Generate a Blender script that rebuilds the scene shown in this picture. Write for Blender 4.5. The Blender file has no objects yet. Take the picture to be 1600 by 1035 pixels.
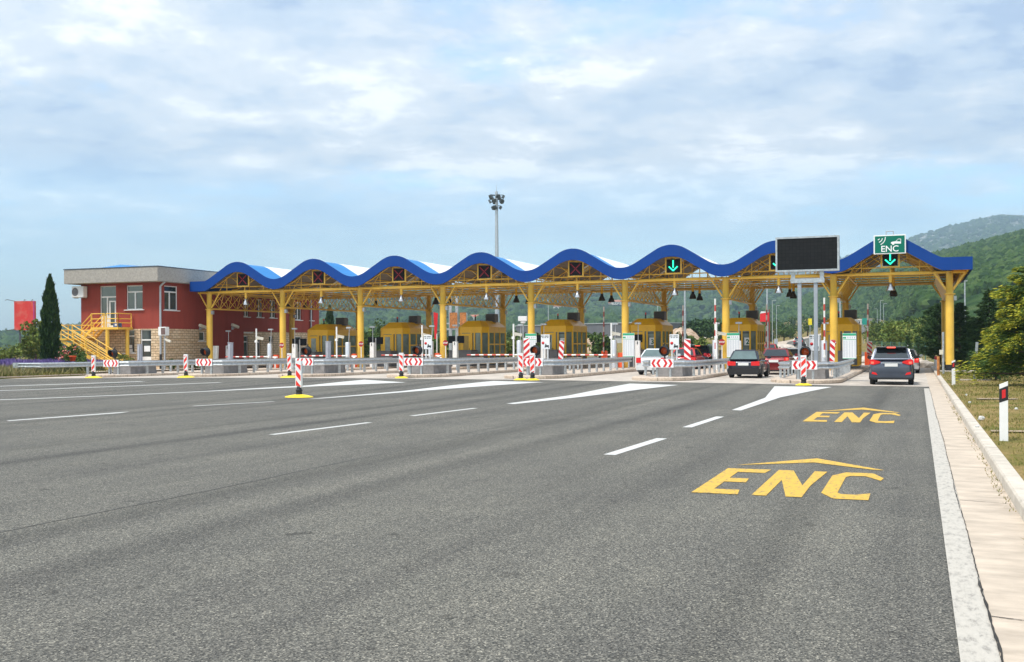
import bpy, bmesh, math, random
import numpy as np
from mathutils import Vector, Matrix
R = math.radians
rng = random.Random(7)
S = bpy.context.scene
COL = S.collection
# ------------------------------------------------------------------ camera
F, YAW, ROLL, EYE = 1655.0, R(20.96), math.atan(.00525), 1.75
sy_, cy_ = math.sin(YAW), math.cos(YAW)
cam = bpy.data.objects.new('camera', bpy.data.cameras.new('camera'))
COL.objects.link(cam)
Rt = Vector((cy_, sy_, 0)); Fw = Vector((-sy_, cy_, 0)); Up = Vector((0, 0, 1))
Xc = Rt*math.cos(ROLL) - Up*math.sin(ROLL); Yc = Rt*math.sin(ROLL) + Up*math.cos(ROLL); Zc = -Fw
cam.matrix_world = Matrix(((Xc.x, Yc.x, Zc.x, 0), (Xc.y, Yc.y, Zc.y, 0), (Xc.z, Yc.z, Zc.z, EYE), (0, 0, 0, 1)))
cam.data.sensor_width = 36; cam.data.lens = 36*F/1600; cam.data.shift_y = 23.8/1600
cam.data.clip_start = .1; cam.data.clip_end = 20000
S.camera = cam
# ------------------------------------------------------------------ sky and sun
SUN_EL, SUN_AZ = R(62), R(212)      # azimuth clockwise from +Y: the sun stands behind the camera, to its left
w = bpy.data.worlds.new('World'); S.world = w; w.use_nodes = True
nt = w.node_tree; N = nt.nodes; Lk = nt.links
bg = N['Background']
def nd(tree, typ, **kw):
    n = tree.nodes.new(typ)
    for k, v in kw.items():
        if k in n.inputs: n.inputs[k].default_value = v
        else: setattr(n, k, v)
    return n
sky = nd(nt, 'ShaderNodeTexSky', sky_type='NISHITA', sun_disc=False, sun_elevation=SUN_EL, sun_rotation=SUN_AZ)
sky.air_density = 1.0; sky.dust_density = 1.6; sky.ozone_density = 1.5
tc = nd(nt, 'ShaderNodeTexCoord')
sep = nd(nt, 'ShaderNodeSeparateXYZ'); Lk.new(tc.outputs['Generated'], sep.inputs[0])
def wmath(op, a, b=None, clamp=False):
    m = nt.nodes.new('ShaderNodeMath'); m.operation = op; m.use_clamp = clamp
    for i, v in enumerate((a, b)):
        if v is None: continue
        if isinstance(v, (int, float)): m.inputs[i].default_value = v
        else: Lk.new(v, m.inputs[i])
    return m.outputs[0]
zc = wmath('ADD', wmath('MAXIMUM', sep.outputs['Z'], 0.0), 0.13)
comb = nd(nt, 'ShaderNodeCombineXYZ')
Lk.new(wmath('DIVIDE', sep.outputs['X'], zc), comb.inputs['X'])
Lk.new(wmath('DIVIDE', sep.outputs['Y'], zc), comb.inputs['Y'])
mp = nd(nt, 'ShaderNodeMapping'); mp.inputs['Location'].default_value = (3.4, 2.6, 0); mp.inputs['Scale'].default_value = (1, 1, 1)
Lk.new(comb.outputs[0], mp.inputs[0])
n1 = nd(nt, 'ShaderNodeTexNoise', Scale=.85, Detail=10.0, Roughness=.56, Distortion=.15)
n2 = nd(nt, 'ShaderNodeTexNoise', Scale=1.25, Detail=10.0, Roughness=.6, Distortion=.1)
n3 = nd(nt, 'ShaderNodeTexNoise', Scale=3.8, Detail=12.0, Roughness=.68)
for n in (n1, n2, n3): Lk.new(mp.outputs[0], n.inputs['Vector'])
def ramp(tree, fac, stops, interp='EASE'):
    r = tree.nodes.new('ShaderNodeValToRGB'); e = r.color_ramp; e.interpolation = interp
    while len(e.elements) > 1: e.elements.remove(e.elements[-1])
    for i, (p, c) in enumerate(stops):
        el = e.elements[0] if i == 0 else e.elements.new(p)
        el.position = p; el.color = (*c, 1) if len(c) == 3 else c
    tree.links.new(fac, r.inputs[0]); return r.outputs[0]
cover = ramp(nt, wmath('ADD', wmath('MULTIPLY', n1.outputs[0], .75), wmath('MULTIPLY', n3.outputs[0], .25)), [(.37, (.22, .22, .22)), (.48, (1, 1, 1))])
puff = wmath('ADD', wmath('MULTIPLY', n2.outputs[0], .62), wmath('MULTIPLY', n3.outputs[0], .38))
shade = ramp(nt, puff, [(.38, (2.7, 3.4, 4.6)), (.45, (3.8, 4.4, 5.2)), (.515, (4.9, 5.2, 5.6)), (.58, (6.9, 6.9, 6.9))])
# clouds thin out to clear haze near the horizon
fade = ramp(nt, sep.outputs['Z'], [(.06, (.15, .15, .15)), (.13, (.55, .55, .55)), (.18, (.97, .97, .97))])
cov = nd(nt, 'ShaderNodeMix', data_type='FLOAT')
covm = wmath('MULTIPLY', cover, fade)
skyg = nd(nt, 'ShaderNodeMix', data_type='RGBA', blend_type='MULTIPLY'); skyg.inputs[0].default_value = 1
Lk.new(sky.outputs[0], skyg.inputs[6]); skyg.inputs[7].default_value = (1.42, 1.64, 1.70, 1)
mixc = nd(nt, 'ShaderNodeMix', data_type='RGBA')
Lk.new(covm, mixc.inputs[0]); Lk.new(skyg.outputs[2], mixc.inputs[6]); Lk.new(shade, mixc.inputs[7])
Lk.new(mixc.outputs[2], bg.inputs['Color']); bg.inputs['Strength'].default_value = .112
sun = bpy.data.objects.new('sun', bpy.data.lights.new('sun', 'SUN')); COL.objects.link(sun)
sun.data.energy = 2.5; sun.data.angle = R(9); sun.data.color = (1, .95, .87)
sd = Vector((math.sin(SUN_AZ)*math.cos(SUN_EL), math.cos(SUN_AZ)*math.cos(SUN_EL), math.sin(SUN_EL)))
sun.rotation_euler = sd.to_track_quat('Z', 'Y').to_euler()
sun.location = (0, 0, 60)
S.view_settings.view_transform = 'Standard'; S.view_settings.look = 'None'
S.view_settings.exposure = 0.85; S.view_settings.gamma = 1
S.cycles.max_bounces = 8; S.cycles.transparent_max_bounces = 12; S.cycles.volume_bounces = 0

# ------------------------------------------------------------------ helpers
def mat(name, col, rough=.6, metal=0, var=.12, scale=4.0, bump=0.0, bscale=40.0, emit=None, spec=.5, island=None, coat=0, stretch=None):
    m = bpy.data.materials.new(name); m.use_nodes = True
    t = m.node_tree; b = t.nodes['Principled BSDF']
    b.inputs['Roughness'].default_value = rough; b.inputs['Metallic'].default_value = metal
    b.inputs['Specular IOR Level'].default_value = spec
    if coat: b.inputs['Coat Weight'].default_value = coat; b.inputs['Coat Roughness'].default_value = .05
    c0 = tuple(col[:3])
    co = t.nodes.new('ShaderNodeTexCoord')
    vec = co.outputs['Object']
    if stretch:
        mpn = t.nodes.new('ShaderNodeMapping'); mpn.inputs['Scale'].default_value = stretch
        t.links.new(vec, mpn.inputs[0]); vec = mpn.outputs[0]
    if island:
        g = t.nodes.new('ShaderNodeNewGeometry')
        o = ramp(t, g.outputs['Random Per Island'], [(i/(len(island)-1), c) for i, c in enumerate(island)], 'LINEAR')
        t.links.new(o, b.inputs['Base Color'])
    elif var:
        n = nd(t, 'ShaderNodeTexNoise', Scale=scale, Detail=6.0, Roughness=.6)
        t.links.new(vec, n.inputs['Vector'])
        lo = tuple(max(0, x*(1-var)) for x in c0); hi = tuple(min(1, x*(1+var)) for x in c0)
        o = ramp(t, n.outputs[0], [(.3, lo), (.7, hi)], 'LINEAR')
        t.links.new(o, b.inputs['Base Color'])
    else:
        b.inputs['Base Color'].default_value = (*c0, 1)
    if bump:
        n = nd(t, 'ShaderNodeTexNoise', Scale=bscale, Detail=4.0)
        t.links.new(vec, n.inputs['Vector'])
        bp = nd(t, 'ShaderNodeBump', Strength=bump, Distance=.02)
        t.links.new(n.outputs[0], bp.inputs['Height']); t.links.new(bp.outputs[0], b.inputs['Normal'])
    if emit:
        b.inputs['Emission Color'].default_value = (*emit[:3], 1); b.inputs['Emission Strength'].default_value = emit[3]
    return m

class MB:
    def __init__(s): s.v = []; s.f = []; s.m = []; s.s = []
    def add(s, vs, fs, mi=0, smooth=False):
        o = len(s.v); s.v += [tuple(x) for x in vs]
        for f in fs: s.f.append(tuple(i+o for i in f)); s.m.append(mi); s.s.append(smooth)
    def box(s, c, d, mi=0, rz=0, M=None, taper=1.0):
        x, y, z = (k/2 for k in d); ca, sa = math.cos(rz), math.sin(rz)
        vs = []
        for dz, k in ((-z, 1), (z, taper)):
            for dx, dy in ((-x, -y), (x, -y), (x, y), (-x, y)):
                p = Vector((dx*k, dy*k, dz))
                p = M @ p if M else Vector((p.x*ca-p.y*sa, p.x*sa+p.y*ca, p.z))
                vs.append(p+Vector(c))
        s.add(vs, [(3, 2, 1, 0), (4, 5, 6, 7), (0, 1, 5, 4), (1, 2, 6, 5), (2, 3, 7, 6), (3, 0, 4, 7)], mi)
    def bb(s, x0, x1, y0, y1, z0, z1, mi=0): s.box(((x0+x1)/2, (y0+y1)/2, (z0+z1)/2), (x1-x0, y1-y0, z1-z0), mi)
    def bar(s, p, q, r, n=8, mi=0, r2=None, cap=True, smooth=True):
        p = Vector(p); q = Vector(q); d = (q-p)
        if d.length < 1e-6: return
        d.normalize()
        a = d.cross(Vector((0, 0, 1)) if abs(d.z) < .95 else Vector((1, 0, 0))).normalized(); b = d.cross(a)
        r2 = r if r2 is None else r2
        off = math.pi/n if n == 4 else 0
        vs = [p+(a*math.cos(2*math.pi*i/n+off)+b*math.sin(2*math.pi*i/n+off))*r for i in range(n)] + \
             [q+(a*math.cos(2*math.pi*i/n+off)+b*math.sin(2*math.pi*i/n+off))*r2 for i in range(n)]
        s.add(vs, [(i, (i+1) % n, n+(i+1) % n, n+i)[::-1] for i in range(n)], mi, smooth and n > 4)
        if cap: s.add(vs, [tuple(range(n)), tuple(range(2*n-1, n-1, -1))], mi)
    def poly(s, pts, n, mi=0):           # flat polygon thickened along vector n
        k = len(pts); n = Vector(n); a = [Vector(p) for p in pts]
        s.add(a+[p+n for p in a], [tuple(range(k))[::-1], tuple(range(k, 2*k))]+[(i, (i+1) % k, k+(i+1) % k, k+i) for i in range(k)], mi)
    def sheet(s, pts, mi=0): s.add(pts, [tuple(range(len(pts)))], mi)
    def lathe(s, c, prof, n=16, mi=0, axis='z'):
        vs = []
        for r, h in prof:
            for i in range(n):
                a = 2*math.pi*i/n; x, y = r*math.cos(a), r*math.sin(a)
                p = (x, y, h) if axis == 'z' else ((x, h, y) if axis == 'y' else (h, x, y))
                vs.append(Vector(c)+Vector(p))
        fs = []
        for j in range(len(prof)-1):
            for i in range(n): fs.append((j*n+i, j*n+(i+1) % n, (j+1)*n+(i+1) % n, (j+1)*n+i))
        s.add(vs, fs, mi, True)
    def tube(s, pts, r, n=6, mi=0):
        for a, b in zip(pts, pts[1:]): s.bar(a, b, r, n, mi)
    def build(s, name, mats, parent=None, loc=None, bevel=0, kind=None, recalc=True):
        me = bpy.data.meshes.new(name)
        me.from_pydata(s.v, [], s.f)
        for m in (mats if isinstance(mats, (list, tuple)) else [mats]): me.materials.append(m)
        me.polygons.foreach_set('material_index', s.m); me.polygons.foreach_set('use_smooth', s.s)
        if recalc or bevel:
            bm = bmesh.new(); bm.from_mesh(me)
            if recalc: bmesh.ops.recalc_face_normals(bm, faces=bm.faces)
            if bevel:
                bmesh.ops.remove_doubles(bm, verts=bm.verts, dist=1e-5)
                bmesh.ops.bevel(bm, geom=[e for e in bm.edges if len(e.link_faces) == 2 and e.calc_face_angle(0) > .5], offset=bevel, segments=2, affect='EDGES', clamp_overlap=True)
            bm.to_mesh(me); bm.free()
        me.update()
        o = bpy.data.objects.new(name, me); COL.objects.link(o)
        if parent: o.parent = parent
        if loc: o.location = loc
        if kind: o['kind'] = kind
        return o
def npmesh(name, V, Fq, mats, mi=None, kind=None, smooth=False, parent=None):
    V = np.asarray(V, np.float32); Fq = np.asarray(Fq, np.int32); k = Fq.shape[1]
    me = bpy.data.meshes.new(name); me.vertices.add(len(V)); me.vertices.foreach_set('co', V.ravel())
    me.loops.add(Fq.size); me.loops.foreach_set('vertex_index', Fq.ravel())
    me.polygons.add(len(Fq)); me.polygons.foreach_set('loop_start', np.arange(len(Fq), dtype=np.int32)*k)
    for m in (mats if isinstance(mats, (list, tuple)) else [mats]): me.materials.append(m)
    if mi is not None: me.polygons.foreach_set('material_index', np.asarray(mi, np.int32))
    me.polygons.foreach_set('use_smooth', np.full(len(Fq), smooth))
    me.update(calc_edges=True); me.validate()
    o = bpy.data.objects.new(name, me); COL.objects.link(o)
    if kind: o['kind'] = kind
    if parent: o.parent = parent
    return o
def tag(o, label, cat, group=None):
    o['label'] = label; o['category'] = cat
    if group: o['group'] = group
    return o
def thing(name, label, cat, loc=(0, 0, 0), rz=0, group=None):
    o = bpy.data.objects.new(name, None); COL.objects.link(o)
    o.location = loc; o.rotation_euler = (0, 0, rz); o.empty_display_size = .2
    return tag(o, label, cat, group)
def copy_tree(o, loc=None, rz=None, label=None, parent=None, group=None):
    c = o.copy(); COL.objects.link(c)
    if parent: c.parent = parent
    for ch in list(o.children): copy_tree(ch, parent=c)
    if loc is not None: c.location = loc
    if rz is not None: c.rotation_euler = (0, 0, rz)
    if label: c['label'] = label
    if group: c['group'] = group
    return c
def text_mesh(mb, body, size, org, u, v, n, mi=0, bold=0.0, align='CENTER'):
    cu = bpy.data.curves.new('lettering', 'FONT'); cu.body = body; cu.size = size; cu.align_x = align; cu.align_y = 'CENTER'
    cu.offset = bold; cu.resolution_u = 3
    o = bpy.data.objects.new('lettering', cu); COL.objects.link(o)
    bpy.context.view_layer.update()
    me = o.evaluated_get(bpy.context.evaluated_depsgraph_get()).to_mesh()
    u, v, n, org = Vector(u), Vector(v), Vector(n), Vector(org)
    mb.add([org+u*p.co.x+v*p.co.y+n for p in me.vertices], [tuple(p.vertices) for p in me.polygons], mi)
    bpy.data.objects.remove(o); bpy.data.curves.remove(cu)
def ray(px, py):
    dx = (px-800)/F; dy = -(py-541.3)/F
    a = dx*math.cos(ROLL)+dy*math.sin(ROLL); b = -dx*math.sin(ROLL)+dy*math.cos(ROLL)
    return (-sy_+a*cy_, cy_+a*sy_, b)
def gnd(px, py, z=0):
    x, y, b = ray(px, py); t = (z-EYE)/b; return (x*t, y*t)
def onY(px, py, Y):
    x, y, b = ray(px, py); t = Y/y; return (x*t, EYE+b*t)
def onX(px, py, X):
    x, y, b = ray(px, py); t = X/x; return (y*t, EYE+b*t)
def atD(px, d):
    x, y, b = ray(px, 541.3); return (x*d, y*d)

def crown(x, y):
    """cross fall of the toll plaza: the paving is about 0.2 m higher along its middle"""
    t = min(1., max(0., (y-28)/18.)); t = t*t*(3-2*t)
    if y > 100: t *= max(0., 1-(y-100)/12.)
    return .19*max(0., 1-((x+26)/24.5)**2)*t
def onto(p):
    """ground point of a sight line measured on level ground, moved onto the crowned paving"""
    k = 1.
    for _ in range(6): k = (EYE-crown(p[0]*k, p[1]*k))/EYE
    return (p[0]*k, p[1]*k)
# ------------------------------------------------------------------ materials
YEL = mat('yellow_paint', (.84, .52, .075), .42, var=.10, scale=1.5, bump=.02)
YELD = mat('yellow_booth_paint', (.95, .52, .014), .4, var=.08, scale=2)
BLUE = mat('blue_fascia_paint', (.001, .046, .245), .6, spec=.25, var=.06, scale=.8)
BLUEL = mat('light_blue_roof_sheet', (.012, .20, .52), .5, var=.1, scale=1, stretch=(6, .3, 1))
SOFF = mat('roof_underside', (.24, .20, .16), .8, var=.2, scale=1.5, stretch=(5, .4, 1))
GALV = mat('galvanised_steel', (.50, .53, .55), .42, .75, var=.22, scale=7, bump=.03)
GREYM = mat('grey_metal', (.42, .45, .48), .5, .3, var=.08)
DGREY = mat('dark_grey_panel', (.17, .165, .17), .7, var=.15, scale=3)
CONCB = mat('concrete_block', (.25, .24, .24), .85, var=.25, scale=3, bump=.2)
WHITE = mat('white_paint', (.80, .80, .79), .5, var=.05)
WSIGN = mat('white_reflective', (.82, .83, .84), .35, var=.03)
RED = mat('red_reflective', (.62, .016, .02), .35, var=.06)
ORANGE = mat('orange_plastic', (.80, .10, .02), .5, var=.08)
SYEL = mat('yellow_rubber_base', (.82, .62, .02), .6, var=.12, scale=9)
BLACK = mat('black_plastic', (.015, .015, .017), .5, var=.2)
BLACKM = mat('black_metal_mesh', (.014, .015, .018), .8, var=.2, spec=.2)
GLASS = mat('window_glass', (.035, .05, .055), .06, var=.3, scale=.8, spec=.9)
GLASSB = mat('booth_glass', (.19, .245, .225), .1, var=.35, scale=1.2, spec=.8)
GREEN = mat('green_sign', (.0, .15, .10), .55, spec=.25, var=.03)
LGREEN = mat('price_board_green', (.03, .36, .19), .5, var=.05)
INK = mat('dark_print', (.05, .055, .06), .7, var=0)
GINK = mat('grey_print', (.45, .48, .53), .7, var=.1, scale=30)
LEDG = mat('green_led', (.02, .5, .3), .5, var=0, emit=(.02, .85, .5, 1.0))
LEDR = mat('red_led', (.25, .01, .02), .5, var=0, emit=(.45, .01, .03, .12))
AMBER = mat('amber_lens', (.40, .06, .01), .25, var=.3, scale=14, emit=(.8, .12, .01, .06))
REDWALL = mat('red_render', (.29, .044, .028), .85, var=.13, scale=1.6, bump=.12, stretch=(1.4, 1.4, .3))
CFASC = mat('exposed_aggregate', (.36, .335, .30), .9, var=.22, scale=10, bump=.35, bscale=60)
ROOFDK = mat('roof_edge_metal', (.05, .08, .13), .5, var=.1)
RUST = mat('rusty_panel', (.42, .16, .045), .8, var=.5, scale=5)
RUBBER = mat('tyre_rubber', (.016, .016, .017), .8, var=.2)
TLIGHT = mat('tail_lamp', (.55, .012, .015), .15, var=.1, scale=20, emit=(.9, .02, .02, .10))
TLON = mat('lit_brake_lamp', (.8, .03, .02), .2, var=0, emit=(1, .10, .06, 1.2))
LAMPM = mat('lamp_metal', (.62, .63, .64), .25, .9, var=.1)
LAMPD = mat('lamp_dark_metal', (.06, .045, .035), .5, .5, var=.2)

def brick_mat(name, c1, c2, mortar, sx, sy, axis, ms=.02):
    m = bpy.data.materials.new(name); m.use_nodes = True; t = m.node_tree; b = t.nodes['Principled BSDF']
    b.inputs['Roughness'].default_value = .9
    co = t.nodes.new('ShaderNodeTexCoord'); sp = t.nodes.new('ShaderNodeSeparateXYZ'); cb = t.nodes.new('ShaderNodeCombineXYZ')
    t.links.new(co.outputs['Object'], sp.inputs[0])
    ad = t.nodes.new('ShaderNodeMath'); ad.operation = 'ADD'
    t.links.new(sp.outputs['X'], ad.inputs[0]); t.links.new(sp.outputs['Y'], ad.inputs[1])
    t.links.new(ad.outputs[0], cb.inputs['X']); t.links.new(sp.outputs['Z'], cb.inputs['Y'])
    br = nd(t, 'ShaderNodeTexBrick'); br.inputs['Color1'].default_value = (*c1, 1); br.inputs['Color2'].default_value = (*c2, 1)
    br.inputs['Mortar'].default_value = (*mortar, 1); br.inputs['Scale'].default_value = 1; br.inputs['Mortar Size'].default_value = ms
    br.inputs['Brick Width'].default_value = sx; br.inputs['Row Height'].default_value = sy; br.inputs['Mortar Smooth'].default_value = .4
    t.links.new(cb.outputs[0], br.inputs['Vector'])
    n = nd(t, 'ShaderNodeTexNoise', Scale=9.0, Detail=6.0); t.links.new(co.outputs['Object'], n.inputs['Vector'])
    mx = nd(t, 'ShaderNodeMix', data_type='RGBA', blend_type='MULTIPLY'); mx.inputs[0].default_value = .7
    t.links.new(br.outputs['Color'], mx.inputs[6]); t.links.new(ramp(t, n.outputs[0], [(.3, (.62, .58, .52)), (.7, (1.2, 1.18, 1.12))], 'LINEAR'), mx.inputs[7])
    t.links.new(mx.outputs[2], b.inputs['Base Color'])
    bp = nd(t, 'ShaderNodeBump', Strength=.6, Distance=.03); bp.invert = True
    t.links.new(br.outputs['Fac'], bp.inputs['Height']); t.links.new(bp.outputs[0], b.inputs['Normal'])
    return m
STONE = brick_mat('rough_stone_blocks', (.62, .46, .30), (.76, .62, .45), (.26, .18, .11), .46, .19, 'x', .022)
KERBM = brick_mat('kerb_stones', (.52, .42, .34), (.60, .50, .41), (.22, .18, .15), 1.0, .6, 'x', .018)
def asphalt():
    m = bpy.data.materials.new('asphalt'); m.use_nodes = True; t = m.node_tree; b = t.nodes['Principled BSDF']
    b.inputs['Roughness'].default_value = .85; b.inputs['Specular IOR Level'].default_value = .3
    co = t.nodes.new('ShaderNodeTexCoord')
    vo = nd(t, 'ShaderNodeTexVoronoi', Scale=96.0); t.links.new(co.outputs['Object'], vo.inputs['Vector'])
    st = ramp(t, vo.outputs['Color'], [(.15, (.038, .039, .037)), (.45, (.104, .101, .090)), (.75, (.190, .183, .162)), (.96, (.44, .415, .35))], 'LINEAR')
    mp_ = nd(t, 'ShaderNodeMapping'); mp_.inputs['Scale'].default_value = (1.0, .045, 1); t.links.new(co.outputs['Object'], mp_.inputs[0])
    n = nd(t, 'ShaderNodeTexNoise', Scale=.9, Detail=6.0, Roughness=.6); t.links.new(mp_.outputs[0], n.inputs['Vector'])
    s1 = ramp(t, n.outputs[0], [(.30, (.60, .60, .61)), (.45, (.84, .84, .83)), (.55, (.94, .94, .92)), (.70, (1.10, 1.09, 1.05))], 'LINEAR')
    n2 = nd(t, 'ShaderNodeTexNoise', Scale=.35, Detail=7.0, Roughness=.65); t.links.new(co.outputs['Object'], n2.inputs['Vector'])
    s2 = ramp(t, n2.outputs[0], [(.3, (.84, .84, .85)), (.7, (1.12, 1.11, 1.08))], 'LINEAR')
    # wheel paths worn along every lane, and scattered oil spots
    sx = t.nodes.new('ShaderNodeSeparateXYZ'); t.links.new(co.outputs['Object'], sx.inputs[0])
    def mth(op, a, b_):
        q = t.nodes.new('ShaderNodeMath'); q.operation = op
        for i, v in enumerate((a, b_)):
            if isinstance(v, (int, float)): q.inputs[i].default_value = v
            else: t.links.new(v, q.inputs[i])
        return q.outputs[0]
    fr = mth('FRACT', mth('DIVIDE', mth('ADD', mth('ADD', sx.outputs['X'], mth('MULTIPLY', n.outputs[0], .5)), 69.1), 6.75), 0)
    wp = ramp(t, fr, [(.0, (1, 1, 1)), (.05, (1, 1, 1)), (.11, (.80, .80, .80)), (.17, (1.02, 1.02, 1.02)), (.27, (1.02, 1.02, 1.02)), (.33, (.78, .78, .79)), (.40, (1, 1, 1))], 'EASE')
    n3 = nd(t, 'ShaderNodeTexNoise', Scale=2.3, Detail=3.0, Roughness=.5); t.links.new(co.outputs['Object'], n3.inputs['Vector'])
    oil = ramp(t, n3.outputs[0], [(.0, (1, 1, 1)), (.66, (1, 1, 1)), (.74, (.62, .62, .62))], 'EASE')
    m0 = nd(t, 'ShaderNodeMix', data_type='RGBA', blend_type='MULTIPLY'); m0.inputs[0].default_value = 1
    t.links.new(wp, m0.inputs[6]); t.links.new(oil, m0.inputs[7])
    m9 = nd(t, 'ShaderNodeMix', data_type='RGBA', blend_type='MULTIPLY'); m9.inputs[0].default_value = 1
    t.links.new(s2, m9.inputs[6]); t.links.new(m0.outputs[2], m9.inputs[7]); s2 = m9.outputs[2]
    m1 = nd(t, 'ShaderNodeMix', data_type='RGBA', blend_type='MULTIPLY'); m1.inputs[0].default_value = 1
    m2 = nd(t, 'ShaderNodeMix', data_type='RGBA', blend_type='MULTIPLY'); m2.inputs[0].default_value = 1
    t.links.new(st, m1.inputs[6]); t.links.new(s1, m1.inputs[7]); t.links.new(m1.outputs[2], m2.inputs[6]); t.links.new(s2, m2.inputs[7])
    t.links.new(m2.outputs[2], b.inputs['Base Color'])
    bp = nd(t, 'ShaderNodeBump', Strength=.5, Distance=.008); t.links.new(vo.outputs['Distance'], bp.inputs['Height']); t.links.new(bp.outputs[0], b.inputs['Normal'])
    return m
ASPH = asphalt()
CONC = mat('concrete_paving', (.45, .40, .345), .9, var=.2, scale=1.4, bump=.1, stretch=(1.2, .35, 1))
GUTT = mat('concrete_gutter', (.47, .395, .315), .9, var=.24, scale=2.2, bump=.15, bscale=70, stretch=(.8, 1.6, 1))
ISLT = mat('island_paving', (.50, .42, .345), .9, var=.18, scale=2, bump=.1)
def worn(name, col, lo, thr):
    m = bpy.data.materials.new(name); m.use_nodes = True; t = m.node_tree; b = t.nodes['Principled BSDF']; b.inputs['Roughness'].default_value = .7
    co = t.nodes.new('ShaderNodeTexCoord')
    mq = nd(t, 'ShaderNodeMapping'); mq.inputs['Scale'].default_value = (1, .35, 1); t.links.new(co.outputs['Object'], mq.inputs[0])
    n = nd(t, 'ShaderNodeTexNoise', Scale=17.0, Detail=9.0, Roughness=.8); t.links.new(mq.outputs[0], n.inputs['Vector'])
    o = ramp(t, n.outputs[0], [(thr-.05, lo), (thr+.06, tuple(x*.86 for x in col)), (.75, col)], 'LINEAR')
    t.links.new(o, b.inputs['Base Color']); return m
MARKW = worn('road_paint_white', (.62, .62, .60), (.28, .28, .27), .33)
MARKG = worn('edge_line_paint', (.52, .485, .425), (.27, .25, .22), .43)
MARKY = worn('road_paint_yellow', (.68, .42, .05), (.28, .21, .08), .43)

# ------------------------------------------------------------------ ground
def hgt(x, y):
    t = min(max(0., y-112), 620.)
    k = min(1., max(0., (x+190)/120.))
    z = (.012*t+.00003*t*t)*k
    if x > 8: z += min(1., max(0, (x-8)/60.))*min(max(0, y-60), 200)*.05
    return z
def ground():
    xs = [-5000, -2500, -1200, -600, -400, -300]+list(np.linspace(-240, -70, 14))+[-60, -54, -49.36, -49.30, -40, -25, -10, .9, 1.02, 1.06, 2, 3.5, 5, 7, 9, 12, 16, 22]+list(np.linspace(30, 200, 14))+[300, 500, 900, 2500, 4000]
    ys = [-400, -100, -30, -10]+list(np.linspace(0, 110, 23))+list(np.linspace(116, 320, 26))+list(np.linspace(340, 740, 21))+[900, 1500, 3000, 5000]
    V = []
    for y in ys:
        for x in xs:
            z = hgt(x, y)
            if -49.33 < x < 1.04 and y < 112: z = -.06
            else:
                z += .12 if y < 112 else .12*max(0, 1-(y-112)/20)-.02
                if x > 1.05 or x < -49.4: z += .05*math.sin(x*1.7+y*.6)*.5*min(1, abs(x-1)/3)
            V.append((x, y, z))
    n = len(xs); Fq = [(j*n+i, j*n+i+1, (j+1)*n+i+1, (j+1)*n+i) for j in range(len(ys)-1) for i in range(n-1)]
    m = bpy.data.materials.new('dry_grass'); m.use_nodes = True; t = m.node_tree; b = t.nodes['Principled BSDF']; b.inputs['Roughness'].default_value = 1
    b.inputs['Specular IOR Level'].default_value = .1
    co = t.nodes.new('ShaderNodeTexCoord')
    n1 = nd(t, 'ShaderNodeTexNoise', Scale=.55, Detail=8.0, Roughness=.65); n2 = nd(t, 'ShaderNodeTexNoise', Scale=16.0, Detail=5.0, Roughness=.7)
    for q in (n1, n2): t.links.new(co.outputs['Object'], q.inputs['Vector'])
    a = ramp(t, n1.outputs[0], [(.30, (.085, .11, .022)), (.45, (.17, .145, .045)), (.58, (.28, .20, .085)), (.72, (.16, .16, .04))], 'LINEAR')
    c = ramp(t, n2.outputs[0], [(.3, (.5, .5, .5)), (.7, (1.4, 1.4, 1.4))], 'LINEAR')
    mx = nd(t, 'ShaderNodeMix', data_type='RGBA', blend_type='MULTIPLY'); mx.inputs[0].default_value = 1
    t.links.new(a, mx.inputs[6]); t.links.new(c, mx.inputs[7]); t.links.new(mx.outputs[2], b.inputs['Base Color'])
    bp = nd(t, 'ShaderNodeBump', Strength=.5, Distance=.05); t.links.new(n2.outputs[0], bp.inputs['Height']); t.links.new(bp.outputs[0], b.inputs['Normal'])
    return npmesh('ground', V, Fq, m, kind='structure')
ground()
def flat(name, polys, m, z, kind='structure'):
    b = MB()
    for p in polys: b.sheet([(x, y, z) for x, y in p])
    o = b.build(name, m, kind=kind, recalc=False)
    for p in o.data.polygons:
        if p.normal.z < 0: p.flip()
    return o
xs_ = np.linspace(-49.3, .50, 41); ys_ = np.array([-60, 0, 15]+list(np.linspace(27, 46.6, 15)))
npmesh('asphalt_road', [(x, y, crown(x, y)) for y in ys_ for x in xs_], [(j*41+i, j*41+i+1, (j+1)*41+i+1, (j+1)*41+i) for j in range(len(ys_)-1) for i in range(40)], ASPH, kind='structure', smooth=True)
pl = MB()
for i in range(14):                                          # concrete slabs with real joints
    y0, y1 = 46.62+i*4.1, 46.62+(i+1)*4.1-.03
    for k in range(16):
        xa, xb = -49.3+k*3.1125, -49.3+(k+1)*3.1125-(.02 if k % 2 else 0)
        pl.sheet([(a, c, .004+crown(a, c)) for a, c in ((xa, y0), (xb, y0), (xb, y1), (xa, y1))])
        pl.sheet([(a, c, -.012+crown(a, c)) for a, c in ((xa, y0-.02), (xb+.02, y0-.02), (xb+.02, y1+.03), (xa, y1+.03))])
pl.build('concrete_pavement', CONC, kind='structure', recalc=False)
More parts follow.
